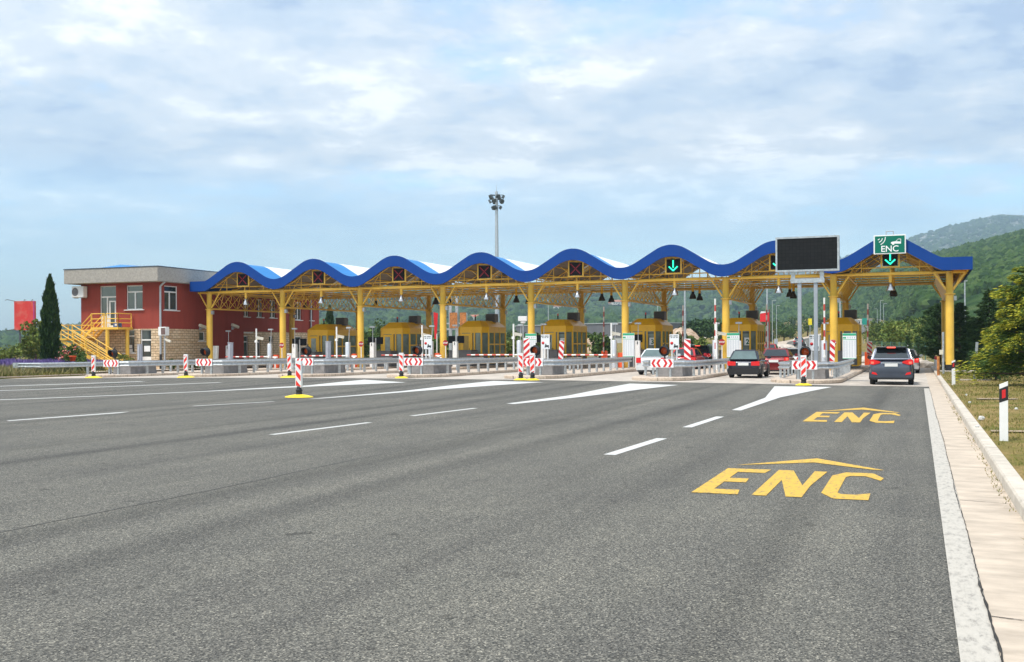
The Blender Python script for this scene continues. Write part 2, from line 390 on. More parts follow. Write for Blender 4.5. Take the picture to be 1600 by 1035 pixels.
# highway beyond the plaza
def strip(name, cl, w0, m, dz):
    b = MB(); P = []
    for i, (x, y, hw) in enumerate(cl):
        P.append(((x-hw*w0[0], y), (x+hw*w0[1], y)))
    for (a, c), (d, e) in zip(P, P[1:]):
        b.sheet([(a[0], a[1], hgt(*a)+dz), (c[0], c[1], hgt(*c)+dz), (e[0], e[1], hgt(*e)+dz), (d[0], d[1], hgt(*d)+dz)])
    return b.build(name, m, kind='structure', recalc=False)
hw = []
for i in range(60):
    t = i/59; y = 103.9+t*600
    x = -9.5-13*min(1, max(0, (y-104)/150))**1.2-4*max(0, (y-254)/400)
    hw.append((x, y, 5.8+18*max(0, 1-(y-104)/55)**2))
hl = []
for x, y, h in hw:
    u = max(0, 1-(y-104)/60); u = u*u*(3-2*u); l = x-5.8-38*u; r_ = x+5.8+4.4*u; hl.append(((l+r_)/2, y, (r_-l)/2))
strip('exit_road', hl, (1, 1), ASPH, .13)
lines = MB()
for i in range(60):
    y0 = 108+i*6.0
    def rx(y): return -9.5-13*min(1, max(0, (y-104)/150))**1.2-4*max(0, (y-254)/400)
    for off in (-1.9, 1.9):
        a = (rx(y0)+off, y0); c = (rx(y0+3)+off, y0+3)
        lines.sheet([(a[0]-.09, a[1], hgt(*a)+.15), (a[0]+.09, a[1], hgt(*a)+.15), (c[0]+.09, c[1], hgt(*c)+.15), (c[0]-.09, c[1], hgt(*c)+.15)])
lines.build('exit_road_marking', MARKW, kind='structure', recalc=False)
sh = [(x-h*1.02-1.0, y, 1.0) for x, y, h in hw]
strip('gravel_shoulder', sh, (1.2, 1), mat('pale_gravel', (.46, .38, .30), .95, var=.2, scale=2), .11)

# gutter, kerb, edge line, crack on the right
flat('concrete_gutter', [[(.422, -20), (1.0, -20), (.93, 46), (.90, 104), (.422, 104)]], GUTT, .008)
flat('edge_line', [[(.205, -20), (.42, -20), (.42, 44.8), (.22, 44.8)]], MARKG, .005)
kb = MB()
for i in range(110):
    y0 = -10+i*1.0; x = .97-.0012*y0
    kb.poly([(x, y0, -.02), (x+.015, y0, .115), (x+.035, y0, .14), (x+.20, y0, .14), (x+.20, y0, -.02)], (-.0012, .988, 0))
kb.build('kerb', mat('pale_kerb_stone', (.50, .45, .38), .9, var=.22, scale=3, bump=.15), kind='structure')
cr = MB(); pts = []
y = 3.5
while y < 45:
    pts.append((.418+.006*math.sin(y*1.3)+.008*math.sin(y*.37)+rng.uniform(-.005, .005), y, (.008 if y < 8.5 else .0035)*rng.uniform(.5, 1.6))); y += rng.uniform(.05, .16)
for a, c in zip(pts, pts[1:]): cr.sheet([(a[0]-a[2], a[1], .013), (a[0]+a[2], a[1], .013), (c[0]+c[2], c[1], .013), (c[0]-c[2], c[1], .013)])
for yy in (7.4, 12.8, 19.6, 26.5, 33):
    for i in range(12):
        xa = .43+i*.043; cr.sheet([(xa, yy+rng.uniform(-.006, .006)-i*.012, .013), (xa+.043, yy-i*.012-.012, .013), (xa+.043, yy-i*.012+.002, .013), (xa, yy+.012-i*.012, .013)])
cr.build('pavement_crack', mat('crack_dirt', (.03, .028, .025), 1, var=.4), kind='structure', recalc=False)
# road markings
P = lambda *l: [gnd(x, y) for x, y in l]
dash = [[(-20.75, 19.7), (-20.55, 19.6), (-20.1, 22.9), (-20.3, 23.5)]]
for q in ((-20.35, 26.3, -19.45, 29.2), (-12.1, 18.1, -11.85, 21.7), (-11.95, 24.1, -11.7, 27.6), (-4.62, 16.4, -4.5, 19.6), (-4.6, 22.4, -4.52, 26.0)):
    h = .10 if q[0] > -10 else .08
    dash.append([(q[0]-h, q[1]), (q[0]+h, q[1]), (q[2]+h, q[3]), (q[2]-h, q[3])])
gore = [[(-4.68, 28.7), (-4.42, 28.6), (-4.28, 36), (-3.3, 45.4), (-5.65, 45.7), (-4.72, 35.7)],
        [(-11.72, 30.1), (-11.4, 29.9), (-10.75, 35), (-9.86, 46.2), (-12.37, 47.4), (-11.5, 35.5)],
        [(-19.25, 31.0), (-19.0, 31.4), (-18.3, 38.6), (-16.9, 46.4), (-20.0, 46.5), (-19.0, 37.5)],
        [(-26.9, 35.3), (-26.6, 35.1), (-25.2, 41.0), (-23.4, 45.6), (-26.4, 46.4), (-26.1, 42)]]
lines = [[(-38.0, 12), (-37.6, 12), (-26.6, 35.1), (-26.9, 35.3)],
         [(-46, 17), (-45.7, 17), (-32.6, 44.5), (-33.0, 44.6)], [(-43.9, 30.0), (-43.6, 30), (-37.6, 44.8), (-38.2, 44.9)]]
def painted(name, polys, m):
    b = MB()
    for p in polys:
        p = [onto(q) for q in p]
        if len(p) == 4:                                      # long lines follow the paving in short lengths
            a, c, d, e = [Vector(q) for q in p]; n = 8
            for i in range(n):
                q = [a.lerp(e, i/n), c.lerp(d, i/n), c.lerp(d, (i+1)/n), a.lerp(e, (i+1)/n)]; b.sheet([(v.x, v.y, crown(v.x, v.y)+.005) for v in q])
        else:
            cx = sum(q[0] for q in p)/len(p); cyy = sum(q[1] for q in p)/len(p)
            a, c, d, e, f_, g = p; n = 6
            def lad(l, r):
                L_ = [Vector(q) for q in l]; R_ = [Vector(q) for q in r]
                for i in range(len(L_)-1):
                    for k in range(n):
                        q = [L_[i].lerp(L_[i+1], k/n), R_[i].lerp(R_[i+1], k/n), R_[i].lerp(R_[i+1], (k+1)/n), L_[i].lerp(L_[i+1], (k+1)/n)]
                        b.sheet([(v.x, v.y, crown(v.x, v.y)+.005) for v in q])
            lad([a, g, f_], [c, d, e]) if abs(g[1]-d[1]) < 3 else lad([a, f_, e], [c, d, d])
    o = b.build(name, m, kind='structure', recalc=False)
    for q in o.data.polygons:
        if q.normal.z < 0: q.flip()
gore[2] = [(-19.25, 31.0), (-19.0, 31.4), (-18.3, 38.6), (-16.9, 48.4), (-20.0, 49.5), (-19.0, 37.5)]
gore[3] = [(-26.9, 35.3), (-26.6, 35.1), (-25.2, 41.0), (-23.4, 46.6), (-27.6, 50.0), (-26.1, 42)]
painted('lane_marking', dash+gore+lines, MARKW)
SEAM = mat('bitumen_seam', (.062, .061, .058), .9, var=.3, scale=6)
b = MB()
for X0_, wd_, ya, yb in ((-8.15, .022, 2, 46.5), (-16.1, .022, 5, 46.5), (-24.2, .025, 12, 46.5), (-31.5, .03, 18, 46)):
    y = ya; p = None
    while y < yb:
        x = X0_+.03*math.sin(y*.9+X0_)+rng.uniform(-.012, .012); w2_ = wd_*rng.uniform(.3, .7); q = (x, y, w2_)
        if p: b.sheet([(p[0]-p[2], p[1], crown(p[0], p[1])+.003), (p[0]+p[2], p[1], crown(p[0], p[1])+.003), (q[0]+q[2], q[1], crown(q[0], q[1])+.003), (q[0]-q[2], q[1], crown(q[0], q[1])+.003)])
        p = q; y += rng.uniform(.2, .5)
y = 31.0; p = None
while y < 46:                                                # wandering crack in the ENC lane
    q = (-1.6+.5*math.sin(y*.21)+rng.uniform(-.05, .05), y, .012)
    if p: b.sheet([(p[0]-.012, p[1], .003), (p[0]+.012, p[1], .003), (q[0]+.012, q[1], .003), (q[0]-.012, q[1], .003)])
    p = q; y += .35
b.build('pavement_seam', SEAM, kind='structure', recalc=False)
# yellow lettering on the ENC lane
def enc(x0, x1, y0, y1, ya, yb, m):
    b = MB(); z = .006; W = x1-x0
    def g(pts): b.sheet([(x0+W*u, y0+(y1-y0)*v, z) for u, v in pts])
    g([(0, 0), (.26, 0), (.24, .155), (.095, .155), (.095, .845), (.27, .845), (.27, 1), (.0, 1)][0:4]+[(.095, .155), (.0, .155)])
    g([(0, .155), (.095, .155), (.095, .845), (0, .845)]); g([(0, .845), (.27, .845), (.285, 1), (0, 1)]); g([(.095, .43), (.225, .43), (.215, .585), (.095, .585)])
    g([(.335, 0), (.415, 0), (.415, .58), (.335, .58)]); g([(.335, .58), (.415, .58), (.43, 1), (.335, 1)])
    g([(.415, .58), (.52, 0), (.56, .40), (.43, 1)]); g([(.52, 0), (.605, 0), (.605, .40), (.56, .40)]); g([(.56, .40), (.605, .40), (.645, 1), (.565, 1)])
    g([(.69, .17), (.775, .20), (.775, .80), (.69, .84)]); g([(.69, .17), (.77, 0), (.80, .155), (.775, .20)]); g([(.77, 0), (.95, 0), (.95, .22), (.87, .155), (.80, .155)])
    g([(.69, .84), (.775, .80), (.80, .85), (.76, 1)]); g([(.76, 1), (.80, .85), (.89, .86), (.93, 1)]); g([(.89, .86), (.985, .70), (1.0, .80), (.93, 1)])
    xm = x0+W*.51
    b.sheet([(x0+.04, ya, z), (xm, yb-.46*(yb-ya), z), (xm, yb, z)]); b.sheet([(xm, yb-.46*(yb-ya), z), (x1-.16, ya, z), (x1-.02, ya, z), (xm, yb, z)])
    o = b.build('lane_lettering', m, kind='structure', recalc=False)
    for p in o.data.polygons:
        if p.normal.z < 0: p.flip()
enc(-2.52, -.42, 12.5, 15.12, 15.55, 16.85, MARKY)
enc(-2.46, -.40, 24.9, 28.5, 28.75, 30.8, MARKY)

# ------------------------------------------------------------------ terrain behind
def interp(tab, x):
    return float(np.interp(x, [a for a, _ in tab], [b for _, b in tab]))
def vnoise(x, y, s):
    x, y = x/s, y/s; xi, yi = np.floor(x), np.floor(y); fx, fy = x-xi, y-yi
    fx = fx*fx*(3-2*fx); fy = fy*fy*(3-2*fy)
    h = lambda a, b: np.mod(np.sin(a*127.1+b*311.7)*43758.5453, 1.0)
    return (h(xi, yi)*(1-fx)+h(xi+1, yi)*fx)*(1-fy)+(h(xi, yi+1)*(1-fx)+h(xi+1, yi+1)*fx)*fy
def hillmat(name, stops, sc, bump, rock=None):
    m = bpy.data.materials.new(name); m.use_nodes = True; t = m.node_tree; b = t.nodes['Principled BSDF']; b.inputs['Roughness'].default_value = 1; b.inputs['Specular IOR Level'].default_value = .05
    co = t.nodes.new('ShaderNodeTexCoord')
    n = nd(t, 'ShaderNodeTexNoise', Scale=sc, Detail=10.0, Roughness=.72); t.links.new(co.outputs['Object'], n.inputs['Vector'])
    t.links.new(ramp(t, n.outputs[0], stops, 'LINEAR'), b.inputs['Base Color'])
    bp = nd(t, 'ShaderNodeBump', Strength=1.0, Distance=bump); t.links.new(n.outputs[0], bp.inputs['Height']); t.links.new(bp.outputs[0], b.inputs['Normal'])
    return m
HILLS = {}
def hill(name, tab, d0f, d1, px0, px1, npx, nr, m, rough, pw=1.25):
    pxs = np.linspace(px0, px1, npx); V = []
    for j in range(nr+6):
        t = j/(nr-1)
        for px in pxs:
            dd0 = d0f(px); d = dd0+(d1-dd0)*t
            x, y = atD(px, d)
            yh = 541.3-.00525*(px-800)
            zr = EYE+(yh-interp(tab, px))*d1/F
            z0 = hgt(x, y) if j < nr else 0
            tt = min(t, 2-t)
            z = zr*max(0, tt)**pw
            nz = (vnoise(x, y, rough*6)-.5)*1.0+(vnoise(x+77, y+13, rough*2.4)-.5)*.5
            z += nz*rough*min(1, t*3)*(1 if t < .9 else max(0.15, (1-t)/.1)) - (6 if j == 0 else 0)
            V.append((x, y, z))
    n = npx; rows = nr+6
    Fq = [(j*n+i, j*n+i+1, (j+1)*n+i+1, (j+1)*n+i) for j in range(rows-1) for i in range(n-1)]
    HILLS[name] = (tab, d0f, d1, px0, px1, rough, pw, np.array(V).reshape(rows, n, 3), nr)
    return npmesh(name, V, Fq, m, kind='structure', smooth=True)
LH = [(-900, 530), (-200, 527), (0, 521), (60, 519), (100, 514), (130, 512), (200, 505), (300, 490), (400, 470), (480, 457), (600, 450), (800, 447), (1000, 445), (1150, 441), (1300, 446), (1500, 465), (1800, 480)]
FM = [(850, 493), (1000, 465), (1100, 446), (1200, 428), (1250, 416), (1310, 405), (1370, 392), (1414, 378), (1450, 365), (1500, 350), (1530, 341), (1565, 334), (1600, 337), (1700, 351), (1900, 375), (2300, 403)]
NH = [(1080, 529), (1150, 504), (1250, 471), (1350, 434), (1400, 417), (1460, 402), (1500, 393), (1550, 380), (1600, 367), (1750, 331), (2000, 299), (2600, 269)]
HG = hillmat('wooded_hillside', [(.30, (.012, .030, .010)), (.46, (.028, .062, .016)), (.56, (.05, .09, .026)), (.70, (.085, .12, .04))], .03, 6)
HG2 = hillmat('near_wooded_hillside', [(.30, (.010, .026, .008)), (.46, (.024, .058, .014)), (.58, (.05, .095, .022)), (.72, (.12, .13, .05))], .05, 4)
HR = hillmat('rocky_mountainside', [(.36, (.03, .06, .028)), (.47, (.05, .085, .04)), (.53, (.20, .20, .185)), (.62, (.44, .43, .40))], .05, 8)
hill('wooded_hill', LH, lambda p: 650, 2300, -900, 1800, 260, 46, HG, 22)
hill('rocky_mountain', FM, lambda p: 1500, 4200, 850, 2300, 200, 46, HR, 40, 1.0)
hill('forest_hill', NH, lambda p: float(np.interp(p, [1080, 1360, 1440, 1600], [700, 660, 190, 150])), 950, 1080, 2600, 220, 60, HG2, 8, 1.1)

# foliage made of many leaf-sized faces -----------------------------------------------------------
nr_ = np.random.default_rng(5)
def leaf_quads(C, size, up=.3):
    """one bent quad per centre, random orientation"""
    n = len(C); C = np.asarray(C); size = np.broadcast_to(np.asarray(size, float), (n,))
    a = nr_.normal(size=(n, 3)); a[:, 2] += up; a /= np.linalg.norm(a, axis=1)[:, None]
    b = np.cross(a, nr_.normal(size=(n, 3))); b /= np.linalg.norm(b, axis=1)[:, None]+1e-9
    s = size[:, None]
    V = np.stack([C-a*s, C+b*s*.55, C+a*s, C-b*s*.55], 1).reshape(-1, 3)
    return V, np.arange(4*n).reshape(n, 4)
def crown_points(c, r, n, clumps=14, fill=.45, flat=.0):
    c = np.array(c); r = np.array(r)
    k = nr_.normal(size=(clumps, 3)); k /= np.linalg.norm(k, axis=1)[:, None]
    k *= (nr_.uniform(.25, .82, size=(clumps, 1)))
    idx = nr_.integers(0, clumps, n)
    q = nr_.normal(size=(n, 3)); q /= np.linalg.norm(q, axis=1)[:, None]; q *= nr_.uniform(.3, 1, size=(n, 1))**.5*nr_.uniform(fill*.6, fill, size=(clumps, 1))[idx]
    return c+(k[idx]+q)*r
def leafmat(name, cols, trans=.0):
    return mat(name, cols[0], .75, island=cols, spec=.2)
LF_DK = leafmat('dark_conifer_needles', [(.016, .042, .014), (.028, .066, .02), (.045, .09, .026), (.07, .125, .036)])
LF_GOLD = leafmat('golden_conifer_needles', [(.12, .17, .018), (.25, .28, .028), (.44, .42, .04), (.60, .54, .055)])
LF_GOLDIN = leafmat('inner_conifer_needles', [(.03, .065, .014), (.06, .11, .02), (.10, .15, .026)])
LF_MID = leafmat('mid_green_leaves', [(.025, .055, .012), (.05, .095, .018), (.08, .13, .025), (.12, .165, .035)])
LF_YG = leafmat('yellow_green_leaves', [(.06, .10, .018), (.10, .15, .025), (.16, .20, .035), (.22, .235, .06)])
LF_CYP = leafmat('cypress_foliage', [(.012, .032, .008), (.02, .05, .01), (.035, .075, .014), (.06, .10, .02)])
BARK = mat('bark', (.085, .06, .042), .95, var=.3, scale=9, bump=.4)
def bush(name, label, cat, c, r, n, size, m, group=None, clumps=12, trunk=True, fill=.45):
    t = thing(name, label, cat, (c[0], c[1], c[2]-r[2]), 0, group)
    P_ = crown_points((0, 0, r[2]*1.02), r, n, clumps, fill); P_[:, 2] = np.maximum(P_[:, 2], .02)
    V, Fq = leaf_quads(P_, nr_.uniform(.6, 1.3, n)*size)
    npmesh('crown', V, Fq, m, parent=t)
    b = MB(); b.bar((0, 0, -.1), (0, 0, r[2]*1.0), max(.03, r[0]*.06), 7, r2=max(.015, r[0]*.03))
    for i in range(5):
        a = i*1.3+rng.random(); b.bar((0, 0, r[2]*(.3+.1*i)), (math.cos(a)*r[0]*.6, math.sin(a)*r[1]*.6, r[2]*(.9+.12*i)), max(.015, r[0]*.03), 5, r2=.01)
    b.build('trunk', BARK, t)
    return t

# ------------------------------------------------------------------ canopy
COLX = [1.75-6.5*(8-k) for k in range(9)]
YF, YR = 66.95, 78.3
def wave(x):
    t0 = (x-COLX[0])/6.5
    def tri(t):
        if t <= 0 or t >= 8: return 0
        t -= math.floor(t); return 1-abs(2*t-1)
    a = .14; n = 9
    v = sum(tri(t0-a+2*a*i/(n-1)) for i in range(n))/n
    lo = sum(abs(2*(-a+2*a*i/(n-1))) for i in range(n))/n; hi = sum(1-abs(2*(-a+2*a*i/(n-1))) for i in range(n))/n
    return 1.36*max(0, (v-lo)/(hi-lo))
XL, XR = -51.2, 2.95
canopy = thing('toll_canopy', 'long toll plaza canopy with blue wavy roof edge on yellow columns', 'canopy', (0, 0, 0))
NX = 320; XS = [XL+(XR-XL)*i/NX for i in range(NX+1)]
b = MB()
YB0 = 65.85
for x0, x1 in zip(XS, XS[1:]):
    a0, a1 = 6.0+wave(x0), 6.0+wave(x1); t = .74
    for y, fl in ((YB0, 1), (YB0+.12, 0)):
        q = [(x0, y, a0), (x1, y, a1), (x1, y, a1+t), (x0, y, a0+t)]; b.sheet(q if fl else q[::-1])
    b.sheet([(x0, YB0, a0+t), (x1, YB0, a1+t), (x1, YB0+.12, a1+t), (x0, YB0+.12, a0+t)])
    b.sheet([(x0, YB0, a0), (x0, YB0+.12, a0), (x1, YB0+.12, a1), (x1, YB0, a1)])
for x, sgn in ((XL, -1), (XR, 1)):                           # the edge turns the corner and runs back at both ends
    b.bb(x-(.12 if sgn > 0 else 0), x+(0 if sgn > 0 else .12), YB0+.121, 80.0, 6.0, 6.74)
for i in range(1, 48):                                       # thin joints between the fascia sheets
    x = XL+(XR-XL)*i/48; a = 6.0+wave(x); b.sheet([(x-.007, YB0-.003, a+.01), (x+.007, YB0-.003, a+.01), (x+.007, YB0-.003, a+.73), (x-.007, YB0-.003, a+.73)], 1)
b.build('fascia', [BLUE, mat('fascia_joint', (.002, .04, .2), .5, var=0)], canopy, recalc=False)
def roofsheet(name, y0, y1, dz, m, xa=XL+.13, xb=XR-.13, th=.03):
    b = MB(); xs = [xa+(xb-xa)*i/NX for i in range(NX+1)]
    for x0, x1 in zip(xs, xs[1:]):
        z0, z1 = 6.0+wave(x0)+dz, 6.0+wave(x1)+dz
        b.sheet([(x0, y0, z0), (x1, y0, z1), (x1, y1, z1), (x0, y1, z0)])
        b.sheet([(x0, y0, z0-th), (x0, y1, z0-th), (x1, y1, z1-th), (x1, y0, z1-th)])
        b.sheet([(x0, y1, z0-th), (x0, y1, z0), (x1, y1, z1), (x1, y1, z1-th)])
    return b.build(name, m, canopy, recalc=False)
roofsheet('roof', 65.98, 68.7, .62, BLUEL); roofsheet('roof', 77.2, 80.0, .62, BLUEL)
SKYL = mat('translucent_roof_sheet', (.82, .82, .76), .5, var=.08, scale=2, stretch=(5, .4, 1))
SKYL.node_tree.nodes['Principled BSDF'].inputs['Transmission Weight'].default_value = .08
roofsheet('roof_light', 68.71, 77.19, .615, SKYL)
def ceil(name, y0, y1, m):
    b = MB(); xs = [XL+.14+(XR-XL-.28)*i/NX for i in range(NX+1)]
    for x0, x1 in zip(xs, xs[1:]):
        z0, z1 = 6.0+wave(x0)+.42, 6.0+wave(x1)+.42
        b.sheet([(x0, y0, z0), (x0, y1, z0), (x1, y1, z1), (x1, y0, z1)])
    b.build(name, m, canopy, recalc=False)
ceil('ceiling', 65.98, 72.4, SOFF); ceil('ceiling', 74.2, 79.9, SOFF)
for k, X in enumerate(COLX):                                # columns
    for Y, lit in ((YF, 1), (YR, 0)):
        b = MB(); zb = .14 if k < 8 else .1
        b.lathe((X, Y, 0), [(.23, zb+(.42 if k == 8 else 0)), (.23, 4.66)], 24)
        b.lathe((X, Y, 0), [(.23, 4.63), (.31, 4.63), (.31, 4.70), (.2, 4.70), (.2, 6.0)], 24)
        o = b.build('column', YEL, canopy)
        b = MB(); b.lathe((X, Y, 0), [(.245, zb-.12), (.245, zb+(.44 if k == 8 else .06)), (.0, zb+(.44 if k == 8 else .06))], 24); b.build('column_base', BLACKM if k == 8 else YELD, o)
        b = MB(); b.box((X+.30, Y-.02, 4.42), (.16, .2, .26)); b.build('junction_box', GREYM, o)
    b = MB(); r = .055  # V-shaped lattice truss from front to rear column
    zb, zt, hx = 4.72, 5.93, .78
    if k == 8: hx = .62
    b.bar((X, YF+.2, zb), (X, YR-.2, zb), .07, 8)
    for s in (-1, 1):
        b.bar((X+s*hx, YF+.1, zt), (X+s*hx, YR+1.2, zt), .06, 8)
        if k == 8:
            b.poly([(X+s*.1, YF+.12, zb+.0), (X+s*hx, YF+.12, zt), (X+s*hx, YR, zt), (X+s*.1, YR, zb)], (s*.02, 0, -.02))
        else:
            n = 10
            for i in range(n):
                ya = YF+.2+(YR-YF-.4)*i/n; yb = YF+.2+(YR-YF-.4)*(i+.5)/n; yc = YF+.2+(YR-YF-.4)*(i+1)/n
                b.bar((X, ya, zb), (X+s*hx, yb, zt), .027, 5, cap=False); b.bar((X+s*hx, yb, zt), (X, yc, zb), .027, 5, cap=False)
        for Y in (YF, YR):                                   # fork braces in the plane of the columns
            if k == 8: b.bar((X+s*.2, Y, 4.95), (X+s*.85, Y, 5.93), .085, 4, smooth=False)
            else: b.bar((X+s*.2, Y, 4.80), (X+s*.92, Y, 5.93), .055, 8)
    b.build('truss', YEL, canopy)
XB0, XB1 = COLX[0]-1.0, XR-.35
for Y, r in ((YF, .085), (69.8, .05), (72.6, .05), (75.4, .05), (YR, .075), (79.8, .05)):
    b = MB(); b.bar((XB0, Y, 5.95), (XB1, Y, 5.95), r, 8)
    if Y == YF:
        for X in COLX[:-1]: b.bar((X+.95, Y-.02, 5.95), (X+5.55, Y-.02, 5.95), .11, 10)
    b.build('cross_beam', YEL, canopy)
b = MB(); b.bar((XB0+.6, YF, 6.32), (COLX[8]-.3, YF, 6.32), .04, 6); b.build('tie_rail', YEL, canopy)
for k in range(8):                                           # frame under the roof of each bay
    b = MB(); X0 = COLX[k]
    for t in (.13, .25, .37, .5, .63, .75, .87):
        z = 6.0+wave(X0+6.5*t)+.36; b.bar((X0+6.5*t, 66.0, z), (X0+6.5*t, 79.8, z), .04, 4, smooth=False)
    for Y in (66.9, 69.8, 72.6, 75.4, 78.3):
        pts = [(X0+6.5*i/14, Y, 6.0+wave(X0+6.5*i/14)+.28) for i in range(15)]
        b.tube(pts, .04, 5)
        for t in (.25, .5, .75):
            z = 6.0+wave(X0+6.5*t)+.28; b.bar((X0+6.5*t, Y, 5.95), (X0+6.5*t, Y, z), .03, 5)
        b.bar((X0+.9, Y, 5.95), (X0+6.5*.25, Y, 6.0+wave(X0+6.5*.25)+.28), .026, 5); b.bar((X0+5.6, Y, 5.95), (X0+6.5*.75, Y, 6.0+wave(X0+6.5*.75)+.28), .026, 5)
    for i in range(10):                                      # light diagonal webs in the skylight slope
        ya = 71.4+i*.58; za = 6.0+wave(X0+6.5*.63)+.3; zc_ = 6.0+wave(X0+6.5*.87)+.3
        b.bar((X0+6.5*.63, ya, za), (X0+6.5*.87, ya+.58, zc_), .02, 4, cap=False); b.bar((X0+6.5*.87, ya, zc_), (X0+6.5*.63, ya+.58, za), .02, 4, cap=False)
    b.build('roof_frame', YEL, canopy)
b = MB(); b.bar((XR-.25, 66.1, 5.97), (XR-.25, 79.8, 5.97), .05, 6)
for i in range(9): b.bar((1.9, 66.3+i*1.65, 6.02), (XR-.14, 66.3+i*1.65, 6.02), .035, 4)
b.bb(1.9, XR-.14, 66.0, 79.8, 6.07, 6.09); b.build('eave_soffit', YELD, canopy)

LANE = ['beside the red building', 'left of the second booth', 'left of the third booth', 'left of booth 4', 'left of booth 3', 'left of booth 2', 'left of the message board', 'right of the message board']
# lane signals
def lane_signal(k):
    X = COLX[k]+3.25; Y = 66.55; cross = k < 5
    t = thing('lane_signal', '%s lane signal under the canopy over the lane %s' % ('red cross' if cross else 'green arrow', LANE[k]), 'lane signal', (X, Y, 6.36), 0, 'lane signals under the canopy')
    b = MB(); s = .44
    b.box((0, .12, .46), (.82, .18, .82)); b.build('screen', BLACKM, t)
    b = MB()
    for sx in (-1, 1): b.box((sx*.49, .12, .47), (.09, .09, 1.03))
    b.box((0, .12, .97), (.89, .09, .07)); b.box((0, .12, -.03), (.89, .09, .07)); b.bar((0, .3, -.4), (0, .3, -.06), .03, 6)
    b.bar((-1.1, .3, .62), (-.5, .2, .2), .025, 5); b.bar((1.1, .3, .62), (.5, .2, .2), .025, 5)
    b.build('frame', YEL, t)
    b = MB()
    if cross:
        for a in (1, -1):
            for i in range(9):
                u = -.30+.075*i; b.box((u, .02, .46+a*u), (.07, .02, .07), rz=0, M=Matrix.Rotation(R(45), 3, 'Y'))
        b.build('red_cross', LEDR, t)
    else:
        b.box((0, .02, .57), (.085, .02, .48))
        for a in (1, -1): b.box((a*.135, .02, .27), (.085, .02, .40), M=Matrix.Rotation(a*R(47), 3, 'Y'))
        b.build('green_arrow', LEDG, t)
for k in range(8): lane_signal(k)
# hanging lamps
def lamp(k, row, Y, dx):
    X = COLX[k]+3.25+dx
    t = thing('canopy_lamp', '%s bell lamp hung under the canopy over the lane %s' % (row, LANE[k]), 'lamp', (X, Y, 4.95), 0, 'bell lamps hung under the canopy')
    b = MB(); b.bar((0, 0, .48), (0, 0, 1.02), .10 if row == 'front' else .085, 10); b.build('stem', YEL if row == 'front' else YELD, t)
    b = MB(); b.lathe((0, 0, 0), [(.0, .5), (.09, .5), (.11, .34), (.18, .24), (.25, .02), (.25, 0), (.235, 0), (.17, .2), (0, .24)], 16)
    b.build('lamp_shade', LAMPM if row == 'front' else LAMPD, t)
for k in range(8):
    lamp(k, 'front', 67.0, 0); lamp(k, 'middle', 72.6, .05); lamp(k, 'rear', 75.3, .0)
# the ENC sign on the ridge over the rightmost lane
X = COLX[7]+3.25
t = thing('lane_sign', 'green ENC lane sign with car symbol on the canopy ridge', 'sign', (X, 65.68, 7.02), 0)
b = MB(); b.box((0, 0, .56), (1.78, .10, 1.12)); b.build('panel', WSIGN, t, bevel=.02)
b = MB(); b.box((0, -.055, .56), (1.64, .012, .99)); b.build('green_face', GREEN, t)
b = MB(); text_mesh(b, 'ENC', .50, (0, -.066, .29), (1, 0, 0), (0, 0, 1), (0, 0, 0), bold=.006); b.build('lettering', WSIGN, t)
b = MB()
for rr, a0, a1 in ((.13, -78, -25), (.28, -72, -8), (.44, -66, 4)):
    n = 10; cx, cz = -.68, .97
    for i in range(n):
        u0, u1 = R(a0+(a1-a0)*i/n), R(a0+(a1-a0)*(i+1)/n)
        b.sheet([(cx+(rr+d)*math.cos(u), -.066, cz+(rr+d)*math.sin(u)) for d, u in ((-.022, u0), (.022, u0), (.022, u1), (-.022, u1))])
b.build('radio_waves', WSIGN, t)
b = MB()
for pl_ in ([(0.06, .60), (.62, .58), (.62, .70), (.34, .73), (.16, .71), (.08, .68)],): b.sheet([(x, -.066, z) for x, z in pl_])
for pl_ in ([(.32, .72), (.46, .86), (.49, .86), (.36, .72)], [(.46, .84), (.60, .84), (.60, .87), (.46, .87)], [(.59, .69), (.62, .69), (.62, .86), (.59, .86)]): b.sheet([(x, -.066, z) for x, z in pl_])
b.sheet([(.19+.075*math.cos(i*.5236), -.067, .595+.075*math.sin(i*.5236)) for i in range(12)])
b.build('car_symbol', WSIGN, t)
b = MB(); b.tube([(-.2, .1, 1.1), (-.2, .1, 1.34), (.2, .1, 1.34), (.2, .1, 1.1)], .03, 6); b.build('bracket', GREYM, t)

# ------------------------------------------------------------------ islands
def island_outline(X, r, y0, y1, hw):
    pts = []
    for i in range(13):
        a = math.pi+math.pi*i/12; pts.append((X+hw*math.cos(a), y0+r+r*math.sin(a)))
    return pts+[(X+hw, y1), (X-hw, y1)]
for k in range(1, 8):
    X = COLX[k]; b = MB(); out = island_outline(X, 2.4, 47.6, 92, 1.58); inn = island_outline(X, 2.25, 47.8, 91.8, 1.38)
    n = len(out)
    b.add([(x, y, -.05) for x, y in out]+[(x, y, .13) for x, y in out]+[(x*.98+X*.02, y+.02, .15) for x, y in out]+[(x, y, .15) for x, y in inn],
          [(i, (i+1) % n, n+(i+1) % n, n+i) for i in range(n)]+[(n+i, n+(i+1) % n, 2*n+(i+1) % n, 2*n+i) for i in range(n)]+[(2*n+i, 2*n+(i+1) % n, 3*n+(i+1) % n, 3*n+i) for i in range(n)], 0)
    b.add([(x, y, .15) for x, y in inn], [tuple(range(n))], 1)
    b.build('island_pavement', [KERBM, ISLT], kind='structure', loc=(0, 0, crown(X, 60)))
b = MB(); X = -49.35                                         # kerb along the left edge of the road
for i in range(100): b.bb(X-.22, X, 10+i, 10.985+i, -.02, .14)
b.build('kerb', KERBM, kind='structure')
flat('building_pavement', [[(-56, 58.2), (-49.57, 54), (-49.57, 100), (-56, 100)]], ISLT, .215)

